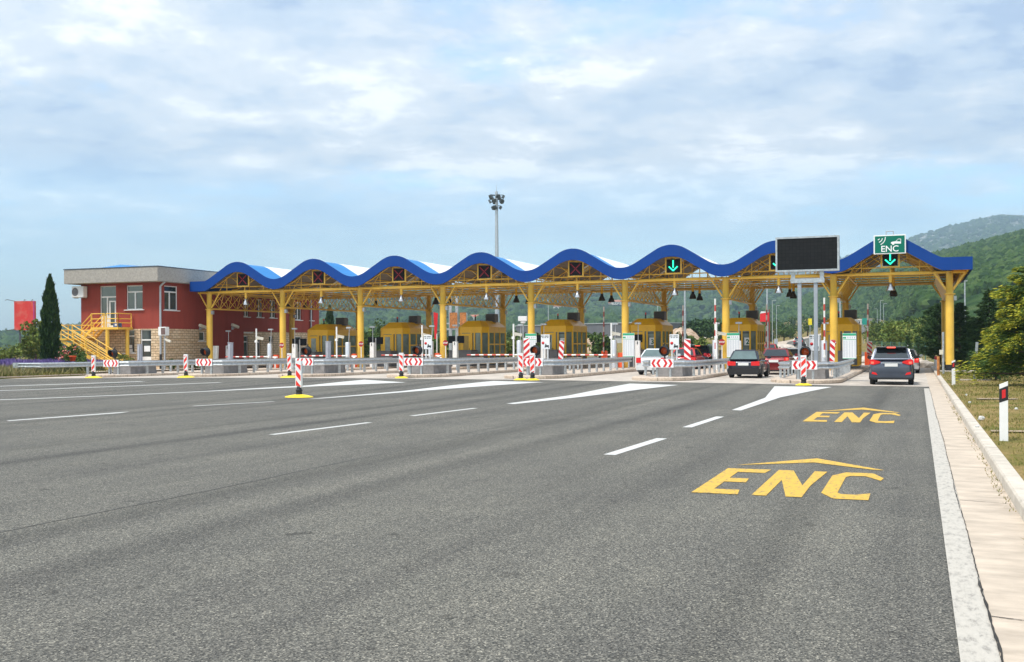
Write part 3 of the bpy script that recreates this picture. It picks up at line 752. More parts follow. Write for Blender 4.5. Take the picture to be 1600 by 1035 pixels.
ISL = {0: 'beside the red building', 1: 'on the leftmost toll island', 2: 'on the second leftmost island', 3: 'on the third leftmost island', 4: 'on the island of booth 4', 5: 'on the island of booth 3', 6: 'on the island of booth 2', 7: 'on the message board island'}
# guardrails ---------------------------------------------------------------------------------
WP = [(0, .44), (.045, .455), (.075, .50), (.045, .545), (.005, .575), (.005, .615), (.045, .645), (.075, .69), (.045, .735), (0, .75)]
def rail_mesh(b, path, z0):
    P2 = []
    for i, p in enumerate(path):
        a = Vector(path[max(0, i-1)]); c = Vector(path[min(len(path)-1, i+1)]); d = (c-a).normalized(); P2.append((Vector(p), Vector((d.y, -d.x))))
    n = len(WP); vs = []
    for p, nn in P2:
        for o, h in WP: vs.append((p.x+nn.x*o, p.y+nn.y*o, z0+h))
    fs = []
    for i in range(len(path)-1):
        for j in range(n-1): fs.append((i*n+j, (i+1)*n+j, (i+1)*n+j+1, i*n+j+1))
    b.add(vs, fs, 0, False)
def guardrail(k):
    X = COLX[k]; t = thing('guardrail', 'galvanised steel guardrail wrapped round the nose %s' % ISL[k] if k else 'galvanised guardrail in front of the lavender beside the red building', 'guardrail', (X, 49.2, 0), 0, 'guardrails round the toll islands')
    z0 = .15
    right = [(-.55, 0), (.55, 0), (.95, .25), (1.2, .75), (1.3, 1.6), (1.3, 4), (1.3, 8), (1.3, 14.2)]
    left = [(-1.45, 13), (-1.45, 8), (-1.42, 3.2), (-1.3, 1.6), (-1.0, .75), (-.62, .02)]
    if k == 0: right = [(-.6, 0), (.0, -.05), (.6, .5), (1.0, 2), (1.15, 5), (1.2, 9), (1.2, 11)]; left = []
    b = MB(); rail_mesh(b, right, z0)
    if left: rail_mesh(b, left, z0)
    if k == 0: b.bb(-1.0, -.55, -.06, .02, z0+.43, z0+.76)
    b.build('beam', GALV, t, recalc=False)
    posts = [(-.3, .14), (.35, .14)]+[(1.16, y) for y in (1.6, 3.0, 4.4, 5.8, 7.2, 8.6, 10.0, 11.4, 12.8)]+([(-1.3, y) for y in (2.0, 3.6, 5.2, 6.8, 8.4, 10, 11.6)] if left else [])
    if k == 0: posts = [(-.4, .14), (1.0, 4), (1.05, 6), (1.08, 8), (1.1, 10)]
    for x, y in posts:
        b = MB(); b.box((x, y, .39), (.10, .13, .60)); b.box((x, y, .11), (.2, .22, .02)); b.build('post', GALV, t)
for k in range(8): guardrail(k)
def chevron(k):
    X = COLX[k]; t = thing('chevron_board', 'red and white double chevron board on the guardrail nose %s' % ISL[k], 'chevron sign', (X, 49.1, .60), 0, 'chevron boards on the island noses')
    b = MB(); b.box((0, 0, .19), (1.10, .02, .40), 0); z = .19; h = .185; wd = .115
    def chev(x, s):
        b.sheet([(x-s*.055, -.013, z-h), (x-s*.055+s*wd, -.013, z-h), (x+s*.055+s*wd, -.013, z), (x+s*.055, -.013, z)][::1], 1)
        b.sheet([(x+s*.055, -.013, z), (x+s*.055+s*wd, -.013, z), (x-s*.055+s*wd, -.013, z+h), (x-s*.055, -.013, z+h)], 1)
    for x in (.10, .34): chev(x, 1); chev(-x, -1)
    b.build('board', [WSIGN, RED], t)
    b = MB(); b.box((-.3, .05, .1), (.05, .08, .3)); b.box((.3, .05, .1), (.05, .08, .3)); b.build('bracket', GALV, t)
for k in range(1, 8): chevron(k)
def nose_block(k):
    X = COLX[k]; b = MB(); b.box((X+.2, 50.9, .50), (1.3, 2.3, .70), taper=.94); b.box((X+.2, 50.9, .875), (1.42, 2.45, .06))
    o = b.build('impact_block', CONCB, bevel=.015)
    tag(o, 'low grey concrete block behind the chevron board %s' % ISL[k], 'concrete block', 'concrete blocks on the island noses')
for k in range(1, 8): nose_block(k)
def beacon(k):
    X = COLX[k]; t = thing('warning_light', 'round black hooded amber warning light %s' % ISL[k], 'warning light', (X+{1: -.75, 2: -.65, 3: -.5, 4: -.27, 5: -.2, 6: -.13, 7: -.07}[k], 50.2, .9), 0, 'amber warning lights on the island noses')
    b = MB(); b.bar((0, .08, -.01), (0, .08, .3), .035, 8); b.bar((0, .06, .72), (0, .06, .84), .03, 8); b.build('post', BLACK, t)
    b = MB(); b.lathe((0, 0, .47), [(0, .14), (.15, .13), (.225, .05), (.235, 0), (.225, -.015)], 20, axis='y')
    n = 20; vs = []
    for i in range(n):                                       # deep hood, longer above
        a = 2*math.pi*i/n; ln = .30+.08*math.sin(a)
        vs += [(.222*math.cos(a), -.01, .47+.222*math.sin(a)), (.205*math.cos(a), -ln, .47+.205*math.sin(a)), (.19*math.cos(a), -ln, .47+.19*math.sin(a)), (.20*math.cos(a), -.01, .47+.20*math.sin(a))]
    b.add(vs, [(4*i+k, 4*((i+1) % n)+k, 4*((i+1) % n)+k+1, 4*i+k+1) for i in range(n) for k in range(3)], 0, True)
    b.sheet([(.245*math.cos(i*.314)*1.05, .03, .47+.245*math.sin(i*.314)*1.1) for i in range(20)])
    b.build('housing', BLACK, t, recalc=False)
    b = MB(); b.lathe((0, -.02, .47), [(0, -.045), (.09, -.035), (.155, -.012), (.17, .0)], 20, axis='y'); b.build('lens', AMBER, t)
for k in range(1, 8): beacon(k)
def grey_pillar(k):
    X = COLX[k]; b = MB(); b.box((X+.05, 51.5, 1.38), (.24, .2, .98)); b.box((X+.05, 51.5, 1.885), (.28, .24, .04)); b.box((X+.05, 51.38, 1.4), (.13, .02, .9))
    o = b.build('terminal_pillar', mat('grey_pillar_paint', (.43, .43, .47), .45, var=.06) if k == 1 else bpy.data.materials['grey_pillar_paint'], bevel=.01)
    tag(o, 'slim grey pillar standing on the concrete block %s' % ISL[k], 'pillar', 'slim grey pillars on the island noses')
for k in (1, 2, 3): grey_pillar(k)
def cctv(k):
    X = COLX[k]; t = thing('camera_pole', 'white pole with a small security camera %s' % ISL[k], 'camera pole', (X, 63.6, .15), 0, 'camera poles on the toll islands')
    b = MB(); b.bar((0, 0, 0), (0, 0, 2.85), .055, 10); b.box((-.02, 0, 1.95), (.18, .12, .16)); b.build('pole', WHITE, t)
    b = MB(); M = Matrix.Rotation(R(12), 3, 'Y')@Matrix.Rotation(R(20), 3, 'Z')
    b.box((.32, -.05, 2.16), (.5, .15, .15), M=M); b.box((.30, -.05, 2.25), (.56, .19, .025), M=M); b.bar((.02, 0, 2.05), (.2, -.03, 2.1), .03, 6); b.build('camera', mat('camera_housing', (.72, .68, .58), .5) if k == 1 else bpy.data.materials['camera_housing'], t)
for k in range(1, 7): cctv(k)
STRIPE = [WHITE, RED]
def striped_arm(b, p, q, r, n, mats=(0, 1)):
    p, q = Vector(p), Vector(q)
    for i in range(n):
        a, c = p.lerp(q, i/n), p.lerp(q, (i+1)/n); b.bar(a, c, r, 8, mats[i % 2], cap=(i in (0, n-1)))
def barrier(k):
    X = COLX[k]-.5; up = k >= 6
    t = thing('barrier_gate', '%s red and white barrier arm on a silver post %s' % ('raised' if up else 'lowered', ISL[k]), 'barrier', (X, 66.0, .15), 0, 'barrier gates across the toll lanes')
    b = MB(); b.lathe((0, 0, 0), [(.19, 0), (.19, 1.76), (.16, 1.80), (0, 1.80)], 18); b.build('post', mat('silver_post', (.62, .64, .67), .35, .5, var=.06) if k == 1 else bpy.data.materials['silver_post'], t)
    b = MB()
    if up: striped_arm(b, (.05, -.24, .85), (.05, -.24, 4.35), .055, 9)
    else: striped_arm(b, (-.05, -.24, .84), (-3.7, -.24, .84), .047, 12)
    b.bar((.05, -.28, .84), (.05, -.1, .84), .08, 8); b.build('arm', [WHITE, mat('faded_red_foil', (.52, .07, .055), .5, var=.15) if 'faded_red_foil' not in bpy.data.materials else bpy.data.materials['faded_red_foil']], t)
    b = MB(); b.bar((.05, .05, 1.78), (.10, .05, 2.78), .028, 6); b.box((.10, -.02, 2.83), (.36, .16, .10)); b.build('sensor_head', GREYM, t)
    if k < 6:
        b = MB(); b.box((.38, .25, .5), (.34, .3, .96)); b.build('cabinet', ORANGE, t, bevel=.02)
for k in range(1, 8): barrier(k)
def sensor_pillar(k):
    X = COLX[k]+.72; t = thing('sensor_pillar', 'white pillar with a thin rod and sensor head %s' % ISL[k], 'pillar', (X, 67.4 if k else 68.3, .15), 0, 'white sensor pillars on the toll islands')
    b = MB(); b.box((0, 0, .88), (.34, .3, 1.76), taper=.9); b.box((0, -.16, 1.62), (.06, .02, .2), 1); b.build('body', [WHITE, INK], t, bevel=.015)
    b = MB(); b.bar((.02, 0, 1.75), (.02, 0, 2.85), .026, 6); b.box((.02, -.03, 2.88), (.40, .16, .11)); b.build('sensor_head', GREYM, t)
for k in range(0, 7): sensor_pillar(k)
t = thing('leaning_pillar', 'white open channel pillar leaning slightly in front of the red wall', 'pillar', (-49.9, 67.2, .2))
b = MB(); M = Matrix.Rotation(R(3), 3, 'Y'); b.box((-.14, 0, .85), (.05, .26, 1.7), M=M); b.box((.14, 0, .85), (.05, .26, 1.7), M=M); b.box((0, .1, .85), (.26, .05, 1.68), M=M); b.build('body', WHITE, t)
def display(k):
    X = COLX[k]-.05; t = thing('price_display', 'black price display on a thin white post %s' % ISL[k], 'display', (X, 69.3, .15), 0, 'price displays beside the booths')
    b = MB(); b.bar((0, 0, 0), (0, 0, 2.1), .05, 8); b.build('post', WHITE, t)
    b = MB()
    b.box((-.32, -.05, 1.92), (.55, .14, .52)); b.box((.36, -.05, 1.92), (.5, .14, .52)); b.build('screen', BLACKM, t, bevel=.015)
for k in range(1, 7): display(k)
def stop_sign(k):
    X = COLX[k]+(.78 if k < 4 else .1); Y = 65.6 if k < 4 else 64.9
    t = thing('stop_sign', 'small red octagonal stop sign on a thin post %s' % ISL[k], 'stop sign', (X, Y, .15), 0, 'stop signs at the canopy columns')
    b = MB(); b.bar((0, .03, 0), (0, .03, 1.5), .03, 8); b.build('post', WHITE, t)
    r = .20; b = MB(); oc = [(r*math.cos(R(22.5+45*i)), 1.66+r*math.sin(R(22.5+45*i))) for i in range(8)]
    b.poly([(x, 0, z) for x, z in oc], (0, -.015, 0), 1); b.sheet([(x*.98, -.018, 1.66+(z-1.66)*.98) for x, z in oc], 1)
    text_mesh(b, 'STOP', .145, (0, -.022, 1.66), (1, 0, 0), (0, 0, 1), (0, 0, 0), 0, .004); b.build('plate', [WHITE, mat('dark_red_plate', (.36, .012, .016), .4) if 'dark_red_plate' not in bpy.data.materials else bpy.data.materials['dark_red_plate']], t)
for k in (1, 2, 3, 6, 7): stop_sign(k)
for k in (1, 2, 3):
    t = thing('valve_fitting', 'white valve fitting low beside the stop sign %s' % ISL[k], 'valve', (COLX[k]+.35, 65.4, .15), 0, 'valve fittings beside the columns')
    b = MB(); b.bar((0, 0, 0), (0, 0, .62), .05, 8); b.bar((-.25, 0, .62), (.25, 0, .62), .06, 8); b.bar((-.2, 0, .8), (.2, 0, .8), .05, 8); b.lathe((0, 0, .45), [(0, 0), (.12, .03), (.14, .2), (.05, .36)], 10); b.build('pipework', WHITE, t)
def info_sign(k):
    X = COLX[k]+{4: -.03, 5: .07, 6: .2, 7: .27}[k]
    t = thing('instruction_sign', 'white instruction sign with red dot and black symbol %s' % ISL[k], 'sign', (X, 50.9, .9), 0, 'instruction signs on the island noses')
    b = MB(); b.bar((-.12, .03, 0), (-.12, .03, .6), .035, 6); b.bar((.12, .03, 0), (.12, .03, .6), .035, 6); b.build('post', WHITE, t)
    b = MB(); b.box((0, 0, .90), (.46, .03, .74)); b.build('panel', WSIGN, t)
    b = MB()
    for i, (u, l) in enumerate(((-.15, .14), (.07, .22))): b.box((u, -.018, 1.19), (l, .005, .04), 0)
    for u in (-.13, .0, .13): b.box((u, -.018, 1.11), (.09, .005, .03), 0)
    b.box((.09, -.018, .68), (.20, .005, .10)); b.box((.03, -.018, .74), (.05, .005, .12)); b.box((.17, -.018, .63), (.03, .005, .10)); b.box((-.01, -.018, .64), (.03, .005, .10))
    b.build('symbol', INK, t)
    b = MB(); b.lathe((-.12, -.018, .84), [(0, -.004), (.075, -.004), (.075, 0)], 16, axis='y'); b.build('red_dot', RED, t)
for k in (4, 5, 6, 7): info_sign(k)
def price_board(k):
    X = COLX[k]+{4: .72, 5: .75, 6: .78, 7: 1.02}[k]
    t = thing('price_board', 'white toll price board with green header %s' % ISL[k], 'price board', (X, 64.9, .15), 0, 'price boards beside the columns')
    b = MB(); b.bar((0, .04, 0), (0, .04, .8), .05, 8); b.build('post', GREYM, t)
    b = MB(); b.box((0, 0, 1.48), (.76, .05, 1.5))
    for c_, d_ in (((0, -.03, 2.15), (.75, .012, .13)), ((0, -.03, 1.85), (.75, .012, .025)), ((-.27, -.03, 1.96), (.18, .012, .09)), ((0, -.03, .75), (.75, .012, .03))): b.box(c_, d_, 1)
    for c in range(5):
        for r_ in range(17): b.box((-.29+.15*c, -.029, .84+.058*r_), (.10 if c else .13, .008, .022), 2)
    for c in range(4): b.box((-.08+.12*c, -.029, 1.97), (.06, .008, .10), 2)
    b.build('panel', [WSIGN, LGREEN, GINK], t)
for k in (4, 5, 6, 7): price_board(k)
def hazard(name, label, loc, h, wd, lean=0, flip=1, group='hazard boards on the toll islands'):
    t = thing(name, label, 'hazard board', loc, 0, group)
    b = MB(); M = Matrix.Rotation(R(lean), 3, 'Y')
    def T(x, y, z): return tuple(M@Vector((x, y, z)))
    b.box(T(0, 0, h/2), (wd, .03, h), 0, M=M)
    n = 3; st = h/n
    for i in range(-1, n+1):
        za = i*st+.1*st
        lo = [(-wd/2, za), (wd/2, za+flip*wd*.9), (wd/2, za+flip*wd*.9+st*.5), (-wd/2, za+st*.5)]
        lo = [(x, min(h-.01, max(.01, z))) for x, z in lo]
        if lo[0][1] == lo[3][1] and lo[1][1] == lo[2][1]: continue
        b.sheet([T(x, -.019, z) for x, z in lo], 1)
    b.build('board', STRIPE, t)
    b = MB(); b.bar(T(0, .03, -.9), T(0, .03, h*.6), .03, 6); b.build('post', GREYM, t)
hazard('hazard_board', 'tall red and white striped hazard board left of booth 4 price board', (COLX[5]-1.2, 51.6, .95), 1.05, .33, 0, 1)
hazard('hazard_board', 'red and white striped hazard board leaning in front of booth 4', (COLX[5]+.05, 53.4, .85), 1.02, .27, 5, -1)
hazard('hazard_board', 'wide red and white striped hazard board left of booth 2', (COLX[6]+.08, 54.6, .85), 1.12, .34, 0, -1)
hazard('hazard_board', 'red and white striped hazard board before the column by booth 1', (COLX[7]+.72, 55.5, .85), 1.1, .24, 2, -1)
hazard('hazard_board', 'small red and white striped hazard board beyond booth 1', (-3.3, 82, .95), 1.0, .34, 0, -1)

# flexible delineator posts on yellow rubber feet
def delineator(x, y, s, label, flip):
    t = thing('delineator_post', label, 'marker post', (x, y, .004 if s else .004), 0, 'striped marker posts on yellow feet')
    n = 20; b = MB()
    prof = [(.62, 0), (.60, .025), (.34, .075), (.15, .10), (.15, .06)]
    vs = []
    for r_, h in prof:
        for i in range(n):
            a = 2*math.pi*i/n; q_ = .86 if s else .56; vs.append((r_*q_*math.cos(a), r_*q_*.7*math.sin(a), h))
    b.add(vs, [(j*n+i, j*n+(i+1) % n, (j+1)*n+(i+1) % n, (j+1)*n+i) for j in range(4) for i in range(n)], 0, False)
    b.build('rubber_foot', SYEL, t)
    b = MB(); b.lathe((0, 0, .08), [(.0, .3), (.07, .3), (.09, .24), (.08, .2), (.13, .17), (.10, .12), (.11, .05), (.13, 0)], 12); b.build('hinge', BLACK, t)
    h, wd = .92, .235; b = MB(); b.box((0, 0, .34+h/2), (wd, .09, h), 0)
    st = .36
    for i in range(-1, 3):
        za = i*st+.06
        lo = [(-wd*.40, za), (wd*.40, za+flip*.20), (wd*.40, za+flip*.20+.19), (-wd*.40, za+.19)]
        lo = [(x_, min(h-.09, max(.03, z))) for x_, z in lo]
        if abs(lo[0][1]-lo[3][1]) < .01 and abs(lo[1][1]-lo[2][1]) < .01: continue
        b.sheet([(x_, -.048, .34+z) for x_, z in lo], 1)
    b.build('board', [WHITE, mat('red_marker_foil', (.80, .035, .02), .35, var=.05) if 'red_marker_foil' not in bpy.data.materials else bpy.data.materials['red_marker_foil']], t)
delineator(*onto((-20.26, 32.0)), 1, 'striped marker post alone on the open asphalt, nearest the camera', -1)
for x, y, k, fl in ((-43.1, 47.0, 1, 1), (-36.9, 47.1, 2, 1), (-30.45, 47.2, 3, 1), (-24.0, 47.25, 4, -1), (-17.3, 46.3, 5, -1), (-16.72, 46.3, 5, 1), (-4.48, 45.9, 7, 1)):
    lab = {1: 'striped marker post before the leftmost island, furthest left', 2: 'striped marker post before the second island from the left', 3: 'striped marker post before the third island from the left', 4: 'striped marker post before the island of booth 4',
           5: 'left one of the paired striped marker posts before booth 3 island', 7: 'white topped striped marker post before the message board island'}[k]
    if x == -16.72: lab = 'right one of the paired striped marker posts before booth 3 island'
    delineator(x, y, k < 4, lab, fl)

# ------------------------------------------------------------------ toll booths
def booth(k):
    X = COLX[k]+.0; nm = {4: '4', 5: '3', 6: '2', 7: '1'}.get(k)
    lab = {1: 'leftmost yellow glazed toll booth, beside the red building', 2: 'second yellow toll booth from the left, with no number', 3: 'third yellow toll booth from the left, with amber door pane'}.get(k, 'yellow toll booth with number %s on its front window' % nm)
    t = thing('toll_booth', lab, 'toll booth', (X, 72.0, .15), 0, 'yellow toll booths')
    hw, L, ch = 1.12, 4.3, .42
    pl_ = [(-hw, ch), (-hw+ch, 0), (hw-ch, 0), (hw, ch), (hw, L-ch), (hw-ch, L), (-hw+ch, L), (-hw, L-ch)]
    # the corner on the lane side is chamfered; the front keeps a wide face
    pl_ = [(-hw, .25), (-hw+.25, 0), (hw-.36, 0), (hw, .55), (hw, L-.4), (hw-.36, L), (-hw+.3, L), (-hw, L-.3)]
    zs, zw, zt, zr = .82, 2.42, 2.86, 3.32
    def ring(z, s=0): return [(x*(1-s/hw) if s else x, (y-L/2)*(1-s/(L/2))+L/2 if s else y, z) for x, y in pl_]
    n = 8
    b = MB(); b.add(ring(0)+ring(.14), [(i, (i+1) % n, n+(i+1) % n, n+i) for i in range(n)]+[tuple(range(n, 2*n))], 0); b.build('plinth', DGREY, t)
    b = MB(); lo, hi = ring(.14, .03), ring(zs, .03)
    b.add(lo+hi, [(i, (i+1) % n, n+(i+1) % n, n+i) for i in range(n)], 0); b.build('lower_panel', DGREY, t)
    fr = MB()                                                # posts, rails and header
    A = ring(0)
    for i in range(n): fr.bar(A[i][:2]+(.14,), A[i][:2]+(zt,), .075, 4, smooth=False)
    for i in range(n):
        p, q = Vector(A[i][:2]), Vector(A[(i+1) % n][:2])
        for z0, z1 in ((zs-.05, zs+.05), (.14, .22)):
            d = (q-p).normalized(); nn = Vector((d.y, -d.x))
            fr.poly([(p.x, p.y, z0), (q.x, q.y, z0), (q.x, q.y, z1), (p.x, p.y, z1)], (nn.x*.04, nn.y*.04, 0))
        d = (q-p).normalized(); nn = Vector((d.y, -d.x))
        fr.poly([(p.x, p.y, zw), (q.x, q.y, zw), (q.x, q.y, zt), (p.x, p.y, zt)], (nn.x*.05, nn.y*.05, 0))
        if i in (3, 7):
            for f_ in (.33, .66):
                m_ = p.lerp(q, f_); fr.bar((m_.x, m_.y, .14), (m_.x, m_.y, zw), .06, 4, smooth=False)
            fr.poly([(p.x, p.y, 1.52), (q.x, q.y, 1.52), (q.x, q.y, 1.62), (p.x, p.y, 1.62)], (nn.x*.04, nn.y*.04, 0))
    fr.bar((-.02, -.02, .14), (-.02, -.02, zw), .10, 4, smooth=False); fr.bar((.22, -.02, .14), (.22, -.02, zw), .07, 4, smooth=False)
    fr.build('frame', YELD, t, recalc=True)
    g = MB(); lo, hi = ring(zs, .02), ring(zw, .02)
    g.add(lo+hi, [(i, (i+1) % n, n+(i+1) % n, n+i) for i in range(n)], 0); g.build('window', GLASSB, t)
    d = MB()                                                 # door on the front, left half
    x0, x1 = -hw+.30, -.10
    d.bb(x0, x0+.14, -.06, -.01, .2, 2.38); d.bb(x1-.14, x1, -.06, -.01, .2, 2.38); d.bb(x0+.14, x1-.14, -.06, -.01, 2.2, 2.38); d.bb(x0+.14, x1-.14, -.06, -.01, .2, .84)
    dr = d.build('door', YELD, t)
    g = MB(); g.bb(x0+.14, x1-.14, -.04, -.02, .84, 2.2); g.build('pane', {3: mat('amber_pane', (.45, .27, .03), .3), 5: mat('dark_pane', (.03, .045, .06), .1), 6: None, 7: GLASSB}.get(k) or (bpy.data.materials.get('dark_pane') if k == 6 else mat('pale_pane_%d' % k, (.30, .36, .34), .15, var=.3, scale=2)), dr)
    g = MB(); g.bar((x1-.07, -.09, 1.1), (x1-.07, -.09, 1.28), .02, 6); g.build('handle', BLACK, dr)
    r0, r1 = ring(zt, -.06), ring(zr, .45)
    b = MB(); b.add(r0+r1, [(i, (i+1) % n, n+(i+1) % n, n+i) for i in range(n)]+[tuple(range(n, 2*n)), tuple(range(n))[::-1]], 0); b.build('roof', YELD, t)
    b = MB(); b.lathe((-.1, .9, zr), [(.05, 0), (.05, .3)], 10); bo = b.build('beacon', BLACK, t)
    b = MB(); b.lathe((-.1, .9, zr), [(.055, .3), (.055, .42), (0, .44)], 10); b.build('beacon_lens', RED, bo)
    b = MB(); b.box((.55, 2.6, zr+.24), (.80, .62, .62)); ac = b.build('air_conditioner', mat('brown_unit_casing', (.14, .115, .095), .6) if 'brown_unit_casing' not in bpy.data.materials else bpy.data.materials['brown_unit_casing'], t, bevel=.02)
    b = MB()
    for i in range(7): b.box((.55, 2.285, zr+.02+i*.075), (.68, .02, .045))
    b.build('grille', BLACK, ac)
    if nm:
        b = MB(); b.box((.58, -.035, 1.72), (.40, .01, .52)); np_ = b.build('number_plate', WSIGN, t)
        b = MB(); text_mesh(b, nm, .46, (.60, -.043, 1.68), (1, 0, 0), (0, 0, 1), (0, 0, 0), 0, .014); b.build('number', mat('number_green', (.0, .13, .07), .5, var=0) if 'number_green' not in bpy.data.materials else bpy.data.materials['number_green'], np_)
        b = MB(); b.box((.50, -.035, 2.30), (.55, .01, .08)); b.build('blind', INK, t)
    return t
for k in range(1, 8): booth(k)
for k in range(1, 8):                                        # concrete guard wall before each booth
    X = COLX[k]; b = MB(); b.box((X-.1, 70.6, .70), (1.75, 1.1, 1.1)); b.box((X-.1, 70.6, 1.28), (1.82, 1.2, .06))
    o = b.build('guard_wall', DGREY, bevel=.01); tag(o, 'dark grey guard wall before the booth %s' % ISL[k], 'guard wall', 'guard walls before the booths')
for k in (4, 5, 6, 7):                                       # raised barriers at the far side of the plaza
    X = COLX[k]+.35+(0 if k != 7 else .9); t = thing('barrier_gate', 'dark raised barrier arm with red cabinet behind booth %s' % {4: '4', 5: '3', 6: '2', 7: '1'}[k], 'barrier', (X, 83.5, .15), 0, 'raised barriers behind the booths')
    b = MB(); b.box((0, 0, .5), (.42, .4, 1.0)); b.build('cabinet', ORANGE, t, bevel=.03)
    b = MB(); striped_arm(b, (.0, -.26, .9), (.05, -.26, 4.6), .06, 9); b.build('arm', [mat('weathered_white', (.42, .36, .33), .7), mat('weathered_red', (.25, .05, .04), .7)] if k == 4 else [bpy.data.materials['weathered_white'], bpy.data.materials['weathered_red']], t)

# ------------------------------------------------------------------ message board
t = thing('message_board', 'large dark electronic message board on two grey posts', 'message board', (-4.72, 50.4, .15))
for sx in (-.36, .36):
    b = MB(); b.box((sx, 0, 2.2), (.17, .17, 4.4)); b.build('post', mat('post_grey', (.36, .39, .43), .5, .4, var=.08) if 'post_grey' not in bpy.data.materials else bpy.data.materials['post_grey'], t, bevel=.01)
b = MB(); b.box((0, -.02, 4.50), (1.5, .22, .2)); b.box((-.64, -.02, 4.78), (.17, .2, .36)); b.box((.64, -.02, 4.78), (.17, .2, .36)); b.build('crossbar', GALV, t)
b = MB(); zc0, w2, h2 = 5.72, 1.41, .80
b.box((0, .0, zc0), (2*w2, .40, 2*h2)); b.build('housing', GREYM, t, bevel=.02)
b = MB()
for sx in (-1, 1): b.box((sx*(w2-.04), -.215, zc0), (.08, .05, 2*h2))
b.box((0, -.215, zc0+h2-.04), (2*w2-.16, .05, .08)); b.box((0, -.215, zc0-h2+.04), (2*w2-.16, .05, .08)); b.build('frame', GALV, t)
SCR = bpy.data.materials.new('led_matrix'); SCR.use_nodes = True; tt = SCR.node_tree; bb_ = tt.nodes['Principled BSDF']; bb_.inputs['Roughness'].default_value = .85; bb_.inputs['Specular IOR Level'].default_value = .15
co = tt.nodes.new('ShaderNodeTexCoord'); ck = nd(tt, 'ShaderNodeTexBrick'); ck.offset = 0; ck.inputs['Scale'].default_value = 1; ck.inputs['Brick Width'].default_value = .16; ck.inputs['Row Height'].default_value = .16; ck.inputs['Mortar Size'].default_value = .006
ck.inputs['Color1'].default_value = (.014, .015, .016, 1); ck.inputs['Color2'].default_value = (.018, .019, .02, 1); ck.inputs['Mortar'].default_value = (.008, .008, .009, 1)
mpp = nd(tt, 'ShaderNodeMapping'); mpp.inputs['Rotation'].default_value = (R(90), 0, 0); tt.links.new(co.outputs['Object'], mpp.inputs[0]); tt.links.new(mpp.outputs[0], ck.inputs['Vector']); tt.links.new(ck.outputs[0], bb_.inputs['Base Color'])
b = MB(); b.box((0, -.205, zc0), (2*w2-.16, .02, 2*h2-.16)); b.build('screen', SCR, t)

# ------------------------------------------------------------------ red administration building
BX0, BX1, BY, BYE = -59.4, -52.0, 63.5, 87.0
bd = thing('office_building', 'two storey building with red render over stone blocks and flat concrete eave', 'building', (0, 0, 0))
def wall(name, m, o, u, nrm, L, z0, z1, holes, depth=.16):
    """wall sheet with real openings and reveals; o = start point, u = direction along the wall"""
    us = sorted({0, L, *[h[0] for h in holes], *[h[1] for h in holes]}); zs = sorted({z0, z1, *[min(max(h[2], z0), z1) for h in holes], *[min(max(h[3], z0), z1) for h in holes]})
    u = Vector((*u, 0)); nn = Vector((*nrm, 0)); o = Vector((*o, 0)); b = MB()
    pt = lambda a, z, d=0: o+u*a+Vector((0, 0, z))-nn*d
    for a0, a1 in zip(us, us[1:]):
        for c0, c1 in zip(zs, zs[1:]):
            am, cm = (a0+a1)/2, (c0+c1)/2
            if any(h[0] < am < h[1] and h[2] < cm < h[3] for h in holes): continue
            b.sheet([pt(a0, c0), pt(a1, c0), pt(a1, c1), pt(a0, c1)])
    for h in holes:
        c0, c1 = max(h[2], z0), min(h[3], z1)
        if c1 <= c0: continue
        b.sheet([pt(h[0], c0), pt(h[0], c1), pt(h[0], c1, depth), pt(h[0], c0, depth)]); b.sheet([pt(h[1], c1), pt(h[1], c0), pt(h[1], c0, depth), pt(h[1], c1, depth)])
        if h[3] <= z1: b.sheet([pt(h[0], c1), pt(h[1], c1), pt(h[1], c1, depth), pt(h[0], c1, depth)])
        if h[2] >= z0: b.sheet([pt(h[1], c0), pt(h[0], c0), pt(h[0], c0, depth), pt(h[1], c0, depth)])
    return b.build(name, m, bd, recalc=False)
def window(o, u, nrm, h, kind='window', split=.5, top=.32, open_=False, sill=True, label=None):
    u = Vector((*u, 0)); nn = Vector((*nrm, 0)); o = Vector((*o, 0)); a0, a1, c0, c1 = h; d0 = .155
    def bx(b, ua, ub, za, zb, dp=.06, off=0):
        p = [o+u*ua-nn*(d0-off), o+u*ub-nn*(d0-off)]
        b.poly([(p[0].x, p[0].y, za), (p[1].x, p[1].y, za), (p[1].x, p[1].y, zb), (p[0].x, p[0].y, zb)], nn*dp)
    f = MB(); w_ = .07
    bx(f, a0, a0+w_, c0, c1); bx(f, a1-w_, a1, c0, c1); bx(f, a0+w_, a1-w_, c0, c0+w_); bx(f, a0+w_, a1-w_, c1-w_, c1)
    zt = c1-(c1-c0)*top if top else None
    if zt: bx(f, a0+w_, a1-w_, zt-.05, zt+.05)
    if split: m_ = a0+(a1-a0)*split; bx(f, m_-.06, m_+.06, c0+w_, (zt-.05 if zt else c1-w_))
    fr = f.build(kind, WHITE, bd)
    g = MB(); bx(g, a0+.03, a1-.03, c0+.03, c1-.03, .012, .01); g.build('pane', GLASS, fr)
    if kind == 'door':
        g = MB(); bx(g, a0+w_, a1-w_, c0+w_, c0+(c1-c0)*.30, .03, .02); g.build('door_panel', WHITE, fr)
    if sill:
        s = MB(); bx(s, a0-.15, a1+.15, c0-.06, c0, .26); s.build('sill', WHITE, fr)
    return fr
def fx(px): return onY(px, 500, BY)[0]-BX0
def fz(px, py): return onY(px, py, BY)[1]
fo, fu, fn = (BX0, BY), (1, 0), (0, -1)
up_door = (fx(156), fx(181.5), 3.25, fz(168, 447)); up_win = (fx(197.5), fx(223), fz(210, 484), fz(210, 446))
lo_win = (fx(195), fx(210), fz(202, 552), fz(202, 515.5)); lo_door = (fx(219), fx(236), .25, fz(227, 515))
